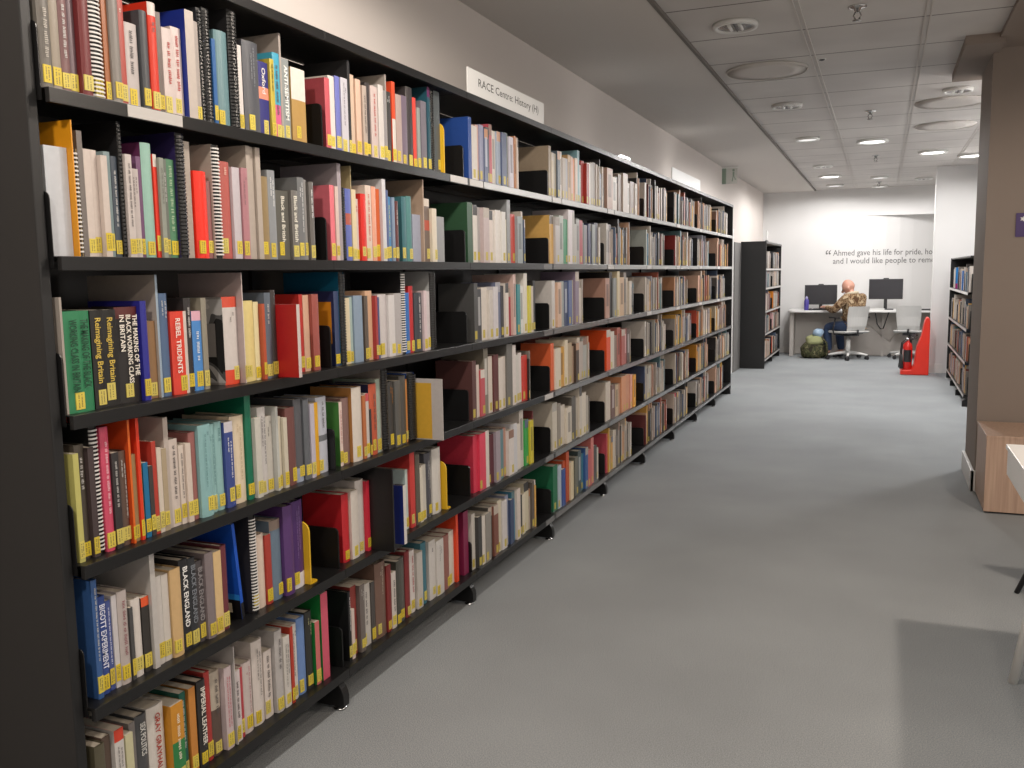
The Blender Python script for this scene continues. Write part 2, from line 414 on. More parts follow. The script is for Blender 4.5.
# ------------------------------------------------------------------ books
NAMED = [('black', '1c1c1e'), ('dark grey', '4a4a4c'), ('grey', '86868a'), ('white', 'c8c2be'), ('cream', 'd4c6aa'), ('beige', 'b0a190'),
         ('tan', 'b48c5c'), ('brown', '6e4e40'), ('dark red', '6e2a2c'), ('red', 'c0302a'), ('orange', 'd0682a'), ('yellow', 'd8b030'),
         ('olive', '8a7c48'), ('green', '3f8050'), ('dark green', '145040'), ('teal', '3c6e78'), ('pale teal', '8cb4b4'), ('light blue', '8aa0bc'),
         ('blue', '3a68b0'), ('navy', '2c2c70'), ('slate blue', '50607c'), ('purple', '54346c'), ('pink', 'c85a70'), ('mauve', '866468'), ('salmon', 'c89078'),
         ('lilac', 'a8a0b8'), ('pale grey', 'b2acaa'), ('rust', '9a5a34'), ('pale pink', 'd4b8b8'), ('taupe', '746c64')]
def cname(h):
    c = [int(h[i:i + 2], 16) for i in (0, 2, 4)]
    return min(NAMED, key=lambda n: sum((a - b) ** 2 for a, b in zip(c, [int(n[1][i:i + 2], 16) for i in (0, 2, 4)])))[0]

def tri_lettering(mb, y0, y1, z0, z1, x, col, rnd, lines=1):
    """worn, unreadable specks of small spine lettering running down the spine"""
    hgt = (y1 - y0) / lines * 0.55
    for L in range(lines):
        yc = y0 + (y1 - y0) * (L + 0.5) / lines
        z = z1 - rnd.uniform(0, 0.02)
        while z > z0:
            for k in range(rnd.randint(3, 8)):
                wd = hgt * rnd.uniform(0.22, 0.4)
                if z - wd < z0: break
                a = yc - hgt / 2 * rnd.uniform(0.6, 1.0); b = yc + hgt / 2 * rnd.uniform(0.5, 1.0)
                mb.poly([(x, a, z), (x, b, z), (x, b, z - wd * 0.6), (x, a, z - wd * 0.6)], col)
                z -= wd * 1.15
            z -= hgt * 0.5
            if rnd.random() < 0.12: break

def book(bay, row, ya, w, h, hexc, kind, opts, rnd):
    o = dict(s.split('=', 1) for s in opts)
    t = None
    if 't' in o and '|' in o['t']:
        t, rest = o['t'].split('|'); 
        for s in rest.split(): k, v = s.split('=', 1); o[k] = v
        o['tc'] = o.get('tc', 'e0e0e0').split()[0]
    d = 0.212 if h > 0.262 else min(0.20, h * rnd.uniform(0.64, 0.70))
    if kind == 'f': d = 0.235
    inset = float(o['inset']) if 'inset' in o else (rnd.uniform(0.022, 0.038))
    d = min(d, 0.262 - max(inset, 0))
    if inset < 0: d = 0.25
    root = empty('book', (-inset, ya + w / 2, SHELF_Z[row] + 0.0004), 'x', 'book', 'books in the two nearest shelving bays')
    if 'lean' in o: root.rotation_euler = (R(float(o['lean'])), 0, 0); root.location.z += w / 2 * math.sin(R(abs(float(o['lean']))))
    sc = lin(hexc); cc = lin(o.get('cov', hexc))
    lv = [0.0]; lc = []
    for a, b, k in ((0.0, 0.17, 'foot'), (0.42, 0.50, 'band2'), (0.50, 0.66, 'band'), (0.88, 1.0, 'top')):
        if k == 'top' and 'half' in o: a = 0.58
        if k in o:
            if a > lv[-1] + 1e-6: lc.append(sc); lv.append(a)
            lc.append(lin(o[k])); lv.append(b)
    if lv[-1] < 1: lc.append(sc); lv.append(1.0)
    if 'low' in o:
        cut = 0.55 if 'half' in o else 0.4
        lv = [0, cut, 1.0]; lc = [lin(o['low']), sc]
    hard = kind == 'h'
    t_ = 0.0024 if hard else 0.0007
    if w < 0.008: t_ = min(t_, w * 0.2)
    bul = {'h': min(0.006, w * 0.14), 'p': min(0.002, w * 0.06)}.get(kind, 0.0)
    hw = w / 2
    if kind in 'kc':
        mb = MB()
        mb.box(-d, -0.004, -hw, -hw + 0.0012, 0, h, cc); mb.box(-d, -0.004, hw - 0.0012, hw, 0, h, cc)
        mb.box(-0.0075, -0.0058, -hw + 0.0012, hw - 0.0012, 0, h, (0.02, 0.02, 0.02))
        mb.build('cover', M['cover'], root)
        pg = MB(); pg.box(-d + 0.002, -0.0078, -hw + 0.0014, hw - 0.0014, 0.001, h - 0.001)
        pg.build('pages', M['paper'] if kind == 'k' else M['dark'] if w < 0.006 else M['paper'], root)
        cb = MB(); n = max(8, int(h / 0.0092)); rr = max(hw + 0.0008, 0.004)
        for i in range(n):
            z = 0.006 + (h - 0.012) * (i + 0.5) / n
            pts = []
            for k in range(7):
                a = -PI / 2 + PI * k / 6
                pts.append((-0.004 + rr * 0.62 * math.cos(a), rr * math.sin(a)))
            inn = [(p[0] - 0.0013 * math.cos(-PI / 2 + PI * k / 6) - (0.0006 if k in (0, 6) else 0), p[1] * 0.9) for k, p in enumerate(pts)]
            tt = 0.0030 if kind == 'k' else 0.0019
            cb.prism(pts + inn[::-1], z - tt, z + tt, 'z', smooth=False)
        cb.build('comb_binding', M['comb_black'] if kind == 'k' else M['comb_white'], root)
    else:
        # U-shaped case: spine arc between two boards
        ns = 7 if bul > 0.001 else 1
        arcp = []
        for k in range(ns + 1):
            y = -hw + w * k / ns
            arcp.append((-bul + bul * (1 - (2 * k / ns - 1) ** 2), y))
        outer = [(-d, -hw)] + arcp + [(-d, hw)]
        inner = [(-d, hw - t_), (-bul - t_, hw - t_), (-bul - t_, -hw + t_), (-d, -hw + t_)]
        ring = outer + inner; n = len(ring); no = len(outer)
        mb = MB(); z0, z1 = 0.0, h
        for li in range(len(lv) - 1):
            za, zb = lv[li] * h, lv[li + 1] * h
            for i in range(n):
                j = (i + 1) % n
                spine = 1 <= i < no - 2
                col = lc[li] if spine else cc
                if spine and 'rp' in o and i > no // 2: col = lin(o['rp'])
                mb.poly([(ring[i][0], ring[i][1], za), (ring[j][0], ring[j][1], za), (ring[j][0], ring[j][1], zb), (ring[i][0], ring[i][1], zb)], col, smooth=False)
        # caps of the case
        for z, rev in ((0.0, True), (h, False)):
            q = [(p[0], p[1], z) for p in ring]
            mb.poly(q[::-1] if rev else q, lc[0] if rev else lc[-1])
        mb.build('cover', M['cover'], root, fix=False)
        ins = 0.0035 if hard else 0.0004
        pg = MB(); pg.box(-d + (0.004 if hard else 0.0005), -bul - t_ - 0.0003, -hw + t_ + 0.0001, hw - t_ - 0.0001, ins if hard else 0.0005, h - ins)
        if kind != 'f' or 'diag' in o: pg.build('pages', M['paper'], root)
        else:
            pg.build('lid', M['cover'] if False else M['panel'] if sum(cc) < 0.3 else M['whiteplastic'], root)
    fx = (bul if 0 else 0) + 0.0004
    if kind in 'kc': fx = 0.0
    lab = kind not in 'kcf' and 'nol' not in o and not (kind == 'b' and rnd.random() < 0.45)
    lz = rnd.uniform(0.006, 0.016)
    if lab or (kind in 'c' and rnd.random() < 0.3):
        lw = min(w * 0.92, rnd.uniform(0.018, 0.024)); lh = rnd.uniform(0.030, 0.040)
        off = rnd.uniform(-1, 1) * (w * 0.96 - lw) / 2
        yel = rnd.choice(((0.66, 0.50, 0.03), (0.62, 0.48, 0.05), (0.68, 0.55, 0.08), (0.62, 0.52, 0.12)))
        s = MB(); s.box(-0.0035, fx, off - lw / 2, off + lw / 2, lz, lz + lh, yel)
        for q in range(2 if lw > 0.012 else 1):
            yc = off + (q - 0.5) * lw * 0.34 if lw > 0.012 else off
            zz = lz + lh * 0.88
            while zz > lz + lh * 0.14:
                ww_ = min(0.0032, lw * 0.22) * rnd.uniform(0.7, 1.0)
                s.poly([(fx + 0.0001, yc - ww_ / 2, zz), (fx + 0.0001, yc + ww_ / 2, zz), (fx + 0.0001, yc + ww_ / 2, zz - 0.0022), (fx + 0.0001, yc - ww_ / 2, zz - 0.0022)], (0.16, 0.13, 0.05))
                zz -= rnd.choice((0.0032, 0.0032, 0.0055))
        s.build('classmark_label', M['sticker'], root, fix=False)
    tc = lin(o['tc']) if 'tc' in o else ((0.55, 0.54, 0.52) if sum(sc) < 0.6 else (0.10, 0.09, 0.09))
    if t and t != '.':
        parts = t.split('/')
        cell = w * 0.86 / len(parts); zt = h * 0.92; span = h * (0.66 if len(t) > 12 else 0.35)
        if 'half' in o: span *= 0.8
        for li, line in enumerate(parts):
            yb = hw - w * 0.07 - (li + 1) * cell + cell * 0.14
            if len(parts) > 1: wd = span * len(line) / max(len(p) for p in parts) * 1.08
            else: wd = span
            m4 = Matrix(((0, 0, 1, fx + 0.0002 + (bul * 0.25)), (0, 1, 0, yb), (-1, 0, 0, zt), (0, 0, 0, 1)))
            lm = mat('spine_title_ink', tc, 0.5)
            hh = min(cell * 0.72, 0.016 if len(parts) == 1 else 0.02)
            m4.col[3].y = yb if len(parts) > 1 else (-hh * 0.42 - (w * 0.2 if 'tl' in o else 0))
            put_text('spine_lettering', line, m4, wd, hh, lm, root, bold=True)
    elif 'm' in o and o['m'] == '1' and kind in 'hp':
        s = MB(); ww = min(w * 0.62, 0.02)
        zt = h * (0.94 if 'top' not in o else 0.84)
        tri_lettering(s, -ww / 2, ww / 2, h * rnd.uniform(0.25, 0.36), zt, fx + 0.0002 + bul * 0.3, tc, rnd, 2 if w > 0.024 and rnd.random() < 0.5 else 1)
        if s.f: s.build('spine_lettering', M['ink'], root, fix=False)
    if 'diag' in o:
        s = MB(); s.prism([(-d, 0.004), (-0.045, 0.004), (-0.045, 0.93 * h), (-0.115, 0.93 * h)], -hw - 0.0006, -hw - 0.0002, 'y', lin('d2a63a'))
        s.build('inner_sheet', M['cover'], root)
    if 'facefoot' in o:
        s = MB(); s.box(-d + 0.001, -0.001, -hw - 0.0006, -hw - 0.0002, 0.0, h * 0.20, lin('141416')); s.box(-d + 0.001, -0.001, -hw - 0.0006, -hw - 0.0002, h * 0.20, h * 0.26, lin('2c86d8'))
        s.box(-0.075, -0.03, -hw - 0.0010, -hw - 0.0006, h * 0.06, h * 0.16, lin('d8cdb0'))
        s.build('cover_picture', M['cover'], root)
    if 'covdeep' in o:
        s = MB(); s.box(-d + 0.012, -0.012, -hw - 0.0006, -hw - 0.0002, h * 0.30, h * 0.86, lin('d88a22'))
        s.prism([(-d + 0.012, h * 0.86), (-0.06, h * 0.86), (-d + 0.03, h * 0.62), (-d + 0.012, h * 0.64)], -hw - 0.0009, -hw - 0.0006, 'y', lin('2f6a2c'))
        s.build('cover_picture', M['cover'], root)
    if 'photo' in o:
        s = MB(); s.box(-d + 0.004, -0.004, -hw - 0.0006, -hw - 0.0002, 0.006, h - 0.006)
        pm = camo_mat('printed_photograph', [(0.02, 0.02, 0.02), (0.10, 0.10, 0.10), (0.42, 0.41, 0.40), (0.58, 0.56, 0.54)], 9)
        s.build('cover_picture', pm, root)
        s = MB(); s.box(-0.09, -0.03, -hw - 0.0010, -hw - 0.0006, h * 0.32, h * 0.70, lin('8a8684'))
        s.build('cover_text_panel', M['cover'], root)
    # words for the label
    size = 'thick' if w > 0.034 else 'thin' if w < 0.015 else ''
    hi = 'tall' if h > 0.262 else 'short' if h < 0.195 else ''
    col = cname(hexc)
    form = {'h': 'hardback', 'p': 'paperback', 'b': 'pamphlet', 'f': 'box folder', 'k': 'black comb-bound volume', 'c': 'white comb-bound volume'}[kind]
    feat = ''
    if kind in 'kc': col = cname(o.get('cov', hexc)); col = '' if (col == 'black' and kind == 'k') else col + '-covered'
    if 'top' in o: feat = 'with %s top' % cname(o['top'])
    elif 'band' in o: feat = 'with %s band' % cname(o['band'])
    elif 'foot' in o: feat = 'with %s foot' % cname(o['foot'])
    elif 'low' in o: feat = 'turning %s below' % cname(o['low'])
    elif 't' in o and o['t'] != '.': feat = 'with large %s title' % cname(o.get('tc', 'e0e0e0'))
    return root, size, hi, col, form, feat

BOOKS = '''
@1 1
90 296 183 6e6a64 h~tc=b8b2a8~m=1
394 216 197 8f8577 p
618 256 206 7a5a5a h~m=1
882 235 207 6f5c62 h
1125 274 217 6e2a2c h
1407 386 231 bab4b0 c~cov=6e2a2c
1801 146 232 9a5a30 p
1954 261 230 807b76 h
2223 211 240 a8463c p~m=1~tc=d8c0b4
2448 415 189 b4acaa p~m=1
2896 233 224 45484c h
3139 250 248 cc341e h~top=cfc6c0~m=1
3397 164 233 6b5f5a p
3569 355 202 c8bab6 p~m=1~tc=b03a34
3932 338 213 cdbeba p~m=1~tc=b03a34
4296 304 260 b8aea6 b~cov=1c2f86
4608 285 244 a69d97 p
4899 163 282 26282c k
5071 220 286 26282c k
5305 134 215 2a5c96 p
5447 495 241 64848a h
5950 314 304 1e1e20 k
6271 182 221 d2ccc8 p
6476 647 239 4c4e54 h~m=1~tc=8c9096
7155 479 200 2c2c72 p~t=Oxford|tc=d8d4d0~band=e08a70
7642 190 214 b8a63a p~m=1~tc=22222a
7841 312 236 3f9ab5 p~low=c85a84~m=1
8160 95 294 9c938c b
8263 378 230 868c8c p~t=ANTI-SEMITISM|tc=eeeeea
8659 686 213 a8864c p~top=d0cac2~half=1
@1 2
89 573 226 bcc0c6 f~m=0~cov=c8ccd0
671 35 283 d8921a b
710 161 226 cbb795 c~cov=c8b48c
879 143 265 6f6864 b
1030 187 229 c8bcb4 p
1225 222 230 cabeb6 p
1455 178 220 c5b9b1 p
1641 182 231 7d8f92 p
1831 185 223 3c4652 p~m=1~tc=c8c8c8
2024 104 301 1c1c1e k
2136 190 230 bfb6b2 p~m=1
2334 246 201 b7aeab p~m=1~tc=5a5052
2588 145 231 6e4a6c p
2741 329 264 8fb5a8 h~cov=5e2c50
3078 115 241 d8321e p~top=d0c8c0
3201 141 234 8a8f86 p~m=1
3350 149 233 6a7068 p~m=1
3507 306 235 4f8060 p~m=1~tc=a8c0a0
3821 269 301 26262c k~cov=2a2350
4097 272 285 aaa096 b
4395 439 216 e8280e h
4846 195 195 8d5f5e p
5049 276 288 4e2628 c~cov=a89c92
5333 479 250 b05850 h~m=1~tc=d8b8a8
5819 308 239 bbb4ba p
6135 256 240 a8747c p~m=1
6399 171 301 aba096 b
6578 204 301 ada298 b
6790 203 301 aba096 b
7009 333 227 8c7752 p
7350 330 247 84888c p~m=1~tc=e4e4e4
7688 642 195 56554f p~t=Black and British|tc=e0ddd0
8338 315 199 6b6864 p~t=Black and British|tc=e0ddd0
8679 314 239 6c6e70 p~m=1~tc=e0e0e0
9000 172 235 8a8886 p
9180 233 230 625f5c p~m=1~tc=e8e8e8
@1 3
104 61 247 a09890 b
173 682 217 2f7d54 h~cov=155c38~t=THE MAKING OF THE BLACK/WORKING CLASS IN BRITAIN|tc=12402a
865 347 217 1e1c1a p~t=Reimagining Britain|tc=cbb04e
1220 413 216 1e1c1a p~t=Reimagining Britain|tc=cbb04e
1643 672 220 231f1e h~t=THE MAKING OF THE/BLACK WORKING CLASS/IN BRITAIN|tc=ece6da~top=5a2826
2325 191 232 28288a h
2524 338 184 8a6a4a p
2870 73 292 93a4b4 b~cov=a89e94
2951 331 248 4f6788 h~m=1
3290 557 203 d8402e h~t=REBEL TRIDENTS|tc=ece0d8~cov=b83024~rp=d0c4bc~tl=1
3859 240 234 2e2a2a h~m=1
4107 329 201 4a86c8 p~m=1~tc=e0e8f0~top=d8a8b8
4444 186 233 8b8678 p
5300 593 233 cbc4c0 h~cov=8a8684~top=d0503a~foot=d8482c~m=1~tc=4a4644~photo=1
5900 35 296 cfc3c0 b~cov=b8a8a6
5942 567 220 dccb8a h
6517 212 216 d8cca0 p
6744 124 210 b0553a p
6876 268 240 5c6672 p~m=1
7152 218 247 3a3433 h
7377 152 206 c8bcb8 h~cov=b01c1e~inset=-.045~nol=1
8629 177 231 b2302a p
8814 299 228 cba48c p
9121 337 230 9a5048 p
@1 4
141 147 239 b9b46a p
296 255 254 4b443c h~m=1
559 160 245 45393a p
727 220 289 2a2a2a c~cov=242424
954 233 283 c94a66 h~m=1~tc=e8c0c8
1196 203 221 332f30 p~m=1
1407 253 220 5e4a40 h~m=1
1667 66 289 d8641e b~cov=cc4a1c
1741 191 206 9c8058 p
1940 93 289 d63a1e b
2041 68 189 a89060 p
2117 159 180 1f6c98 p
2284 135 169 403a38 p
2428 137 225 b03c30 p
2573 145 207 cdc1b4 p
2726 161 202 aa9a80 p
2895 157 275 b7aca4 b
3060 285 218 c8bcb4 p~m=1
3353 177 198 cfc3b9 p~m=1
3538 180 200 cfc1b6 p
3726 248 224 95605c h
3983 442 238 88b2b4 h~m=1~tc=5a8084
4431 268 233 90b9b9 h~m=1~tc=5a8084
4707 283 235 8cb3b3 h~m=1~tc=5a8084
4999 337 230 3a4a8a p~m=1~tc=f0f0f0~top=c8c4cc
5350 552 239 dacab0 h~m=1~tc=b09a78
5910 254 289 0c6c50 h
6172 243 224 c4c2ba p
6439 352 249 c6c2c0 h~m=1~tc=404040
6799 284 219 bab6ae p~m=1~tc=303030
7091 107 243 babcb8 b
7206 225 211 cbc4b2 p
7439 178 205 c6bfae p
7625 445 230 6f4642 h
8087 405 249 56575c h~foot=9aa4b8
8500 284 244 5e6268 h
8792 215 227 b8b2c0 p
9014 307 226 daa41e p~nol=1
9331 564 238 b6bac6 h~band2=6a6e74~m=1
@1 5
376 160 273 365a90 h~m=1
544 255 227 30488a h~t=BIGOTT EXPERIMENT|tc=d8dcec
807 138 211 46548e p~m=1~tc=d0d4e8
953 140 218 c6c2c4 p
1101 285 222 b6aca8 h~m=1~tc=8a5058
1399 105 175 4a4a4a p
1512 270 188 d4cdc6 h
1815 240 183 35322f p~top=e0582c
2069 159 284 bab6b2 b
2236 234 220 c4bfba p
2478 229 217 c8c2bb p
2721 347 222 cbaa7a h
3083 309 235 26262a h~t=BLACK ENGLAND|tc=f0f0ee
3400 266 230 303236 h~t=BLACK ENGLAND|tc=7d828a
3674 272 214 4a4547 h~t=BLACK ENGLAND|tc=8f8a8c
3954 311 227 7f7476 h
4273 294 221 d4b686 p
4575 238 229 6a3038 h
5381 116 274 1450b8 f~foot=16161a~cov=1450b8~lean=5.5~facefoot=1
5816 257 276 242424 c~cov=2c2a2a
6090 436 213 d8c4b4 h~nol=1
6535 245 203 a63a30 p
6788 493 236 66788a h~top=8a7a70
7288 456 267 56366e h
7764 628 267 4c2c68 h~foot=d8d4d8~m=1~tc=8a70a0
@1 6
133 286 229 55503f h
432 233 234 5a4a40 p
686 273 240 c8c4c0 p~top=c8402a~m=1
999 222 214 c4c09c p
1239 191 228 77716f p
1441 368 233 4a4b4e h~t=SEX POLITICS|tc=d0d0cc
1844 538 234 d1cbc4 h~t=GRAY GRAYHALL|tc=a83a2c
2442 422 216 c88a2a p~half=1~low=2f7d44~m=1~tc=f0e8d0
2888 214 227 1d5c4e p~m=1
3161 236 228 c2813a p
3440 310 234 2e2c2c h~t=IMPERIAL LEATHER|tc=e8e4da
3784 219 243 a83632 h
4014 386 231 b4a99a h~low=5a4a42~half=1~m=1
4436 281 229 c4b4b6 p~m=1~tc=b83848
4776 35 277 b6b2b0 b
4817 270 201 ccc1c1 p~m=1~tc=302c2c
5096 136 201 b04048 p
5259 408 204 c6bab6 h~m=1~tc=a86a70
5730 462 247 d1c8c2 h~m=1~tc=3a3838
6221 346 200 cec4be p~m=1
6631 342 246 b4b0ae h~m=1
6982 294 215 cbc6c0 p~m=1
7300 130 235 b03a28 p
7438 304 233 d1cac4 h~m=1~tc=3a3c40
7780 403 240 6a88bc h
8211 345 244 2f302c h~m=1~tc=c8c89a
8589 239 201 c86a6a p~cov=1a7a3a
8908 371 280 c8546a b~cov=1a7a3a
@2 1
10389 275 216 b8525c p
10672 334 228 cbc5c1 p
11014 263 233 6a70b2 p
11285 388 233 b8b6be p~m=1~tc=3a3a44
11680 153 293 2c2c2e b
11842 288 254 c2ac98 p
12138 304 244 caab98 p
12450 257 229 a89a90 p~m=1
12715 261 244 3b3738 p
12984 432 238 bcaca8 p~m=1~tc=b04a44
13424 330 249 bfbab7 p
13762 198 236 8a8688 p
13968 84 292 9c948d b
14061 402 241 383838 p~m=1~tc=d8d8d8
14471 231 279 cf4a2a p~half=1~low=c8c2bc
14710 406 241 a5928c p
15124 429 245 6d6070 p
15561 505 282 353132 h
16073 254 253 d2453c p
16335 218 221 8f9794 p
16561 438 249 6f6a74 p
17007 212 306 1f4a58 p~top=5c2050
17227 243 306 376472 p~top=5c2050
17478 246 306 43474a k
17733 501 306 4a5052 p
@2 2
10369 242 231 d9707c p
10619 175 229 c9b4ac p
10803 211 301 9b9298 b
11022 214 230 3a4068 k
11244 340 227 5b66aa p~band=a85648
11593 45 301 a3946f b
11646 259 228 d0c2a0 p
11913 209 200 cabdb5 p~m=1~tc=b83830
12130 323 218 cf2a22 p
12461 368 248 cdbcb0 p~m=1~tc=c86050
12837 280 247 d79a82 p
13125 334 242 c45a2a p
13467 241 276 c4c4c8 p
13715 194 242 4a5a86 p
13917 196 221 4f86b4 p~m=1~tc=e0d060
14121 198 220 7a8ba2 p
14327 205 209 5c3030 p~m=1
15054 335 229 3c6a72 p
15397 382 234 4a7c7c h
15788 623 172 9498a8 f
16419 90 301 a08a78 b
16532 642 235 6c5c52 p~band=b04a34~top=c8bcae
17181 385 201 cfc6b4 p
17575 653 173 8d8f92 f
@2 3
10474 264 236 3a4668 p~cov=2a3058~covdeep=1
10746 309 296 10607f k~cov=0f5c7c
11063 297 213 cfc2a5 p
11368 165 215 9db0ac p
11541 527 219 8496aa f
12124 225 217 5a5048 p
12358 421 233 cba486 p
12787 141 216 a03a3a p
12935 284 210 3f4a78 p
13227 569 219 c4bebe h
13804 417 215 cbc8c8 p
14229 538 220 a9a5a6 p
14775 260 296 1e1e22 c~cov=202024
15043 333 220 2f68b0 p
15384 339 244 b22a2e h
15731 586 218 3c4048 h~t=.~m=1~tc=d0d0d0
16325 235 225 cbb9bd p
16568 263 222 c8c0c2 p
16839 397 296 8f9396 k~cov=a0a4a6
@2 4
10527 176 208 d8c4bc p~cov=4f8a44~m=1~tc=b04848
10710 454 217 7f645f h
11195 590 246 d0c8be h~cov=b57f46
11806 190 213 b26a40 p
12005 211 217 c4bcb8 p~top=c05058
12223 102 162 3a3634 p
12334 502 244 ba573c h~cov=262a4c~m=1
12847 296 255 9caa9e p
13151 384 289 222222 k~cov=9a928c
13547 361 238 3c3a38 h~m=1~tc=c07a2a
13932 394 237 5a5a58 p
14351 463 250 4c4a46 h
14822 228 233 c28249 p
15089 572 252 5a70a8 k~cov=2f58a8
15668 35 228 c0bab6 f~cov=bcb8b6~inset=-.075~nol=1~diag=1
@2 5
10504 410 226 b8242c h
10923 432 228 d0c9c1 p
11377 502 253 c4beba h
11887 186 242 d03044 p
12081 82 285 1c1c1e f~cov=161618~inset=-.06~nol=1
12183 447 254 918779 p~m=1
12969 202 209 d0ccc8 f~cov=1c2a72~inset=-.05~nol=1
14665 198 223 b8c8c4 p
14871 375 285 c23c38 p
15254 345 268 5a544a p
15613 294 210 d1cabc p
15916 383 214 c8c2b8 p
16307 511 251 4c4c54 h~m=1
16826 716 258 cac6c0 h
@2 6
10437 152 235 1a1a1c h~m=1~tc=e0e0e0
10602 189 169 cbbab2 p
10799 349 237 8a3a34 p
11174 303 232 6a625e p~m=1
11485 540 218 c2bdb7 p~m=1~tc=404040
12033 234 214 4a4644 p
12295 703 269 70574c h~m=1~tc=c8bcae
13006 304 243 7c2a2a p
13317 325 207 cbc2bc p~m=1
13650 269 238 44443f p
13927 495 238 55544f h
14430 362 250 7c2c2e h
14801 507 239 d1cac6 h~m=1~tc=a83838
15341 454 219 bbb6b0 p
15803 448 242 3f7180 h
16321 533 235 c8c4c0 p~m=1~tc=404048
16862 604 222 c6c2be p~m=1~tc=404048
17503 567 223 8c5c54 h
18078 520 224 cfc6ba p
18606 215 288 d8421e b
19463 462 272 7e2449 f~cov=7e2449~nol=1
'''
ROWNAME = ['top', 'second', 'third', 'fourth', 'fifth', 'bottom']
BAYNAME = ['nearest bay', 'second bay']
def ordinal(n): return ['first', 'second', 'third', 'fourth', 'fifth', 'sixth', 'seventh', 'eighth', 'ninth', 'tenth'][n] if n < 10 else '%dth' % (n + 1)
rnd = random.Random(7)
shelf_books = {}
bb = rr_ = 0
for ln in BOOKS.strip().splitlines():
    if ln.startswith('@'):
        bb, rr_ = [int(v) for v in ln[1:].split()]; continue
    a = ln.split(' ', 4)
    tail = a[4].split('~')
    info = book(bb - 1, rr_ - 1, int(a[0]) / 1e4, int(a[1]) / 1e4 - 0.0004, int(a[2]) / 1e3, a[3], tail[0].strip(), tail[1:], rnd)
    shelf_books.setdefault((bb, rr_), []).append(info)
used = {}
for (b_, r_), L in shelf_books.items():
    desc = []
    for root, size, hi, col, form, feat in L:
        desc.append(' '.join(x for x in (size, hi, col, form) if x))
    where = '%s shelf, %s' % (ROWNAME[r_ - 1], BAYNAME[b_ - 1])
    for i, (root, size, hi, col, form, feat) in enumerate(L):
        d0 = desc[i]
        cands = []
        same = [j for j in range(len(L)) if desc[j] == d0]
        if len(same) == 1: cands.append('%s on the %s' % (d0, where))
        if feat and len([j for j in same if L[j][5] == feat]) == 1: cands.append('%s %s on the %s' % (d0, feat, where))
        if i > 0 and len([j for j in same if j > 0 and desc[j - 1] == desc[i - 1]]) == 1 and len([j for j in range(len(L)) if desc[j] == desc[i - 1]]) == 1:
            cands.append('%s right of the %s, %s' % (d0, desc[i - 1], where))
        if i < len(L) - 1 and len([j for j in same if j < len(L) - 1 and desc[j + 1] == desc[i + 1]]) == 1 and len([j for j in range(len(L)) if desc[j] == desc[i + 1]]) == 1:
            cands.append('%s left of the %s, %s' % (d0, desc[i + 1], where))
        cands.append('%s, %s of its kind from the left, %s' % (d0, ordinal(same.index(i)), where))
        cands.append('%s, %s book from the left on the %s' % (' '.join((col, form)).strip(), ordinal(i), where))
        for c in cands:
            if c not in used and len(c.split()) <= 16:
                used[c] = 1; root['label'] = c; break

# yellow bookends
def bookend(x, y, z, label):
    root = empty('bookend', (x, y, z), label, 'bookend', 'yellow painted bookends')
    m = MB(); m.prism([(-0.135, 0.0), (0.0, 0.0), (0.0, 0.165)] + arc(-0.03, 0.165, 0.03, 0, 90, 5) + [(-0.105, 0.195)] + arc(-0.105, 0.165, 0.03, 90, 180, 5), 0, 0.006, 'y')
    m.build('plate', M['yellow_metal'], root, bevel=0.001)
    m = MB(); m.prism([(-0.135, 0.0), (-0.0, 0.0), (0.0, 0.022)] + arc(-0.02, 0.022, 0.02, 0, 90, 4) + [(-0.135, 0.042)], 0.0004, 0.0024, 'z')
    m2 = MB(); m2.prism([(-0.135, 0.006), (0.0, 0.006), (0.0, 0.03)] + arc(-0.016, 0.03, 0.016, 0, 90, 4) + [(-0.135, 0.046)], 0.0004, 0.0028, 'z')
    m2.build('base_plate', M['yellow_metal'], root)
bookend(-0.02, 1.822, SHELF_Z[0], 'yellow bookend after the last book on the top shelf of the second bay')
bookend(-0.02, 0.8385, SHELF_Z[4], 'yellow bookend beside the purple books on the fifth shelf, nearest bay')
bookend(-0.02, 1.772, SHELF_Z[4], 'yellow bookend at the end of the fifth shelf, second bay')

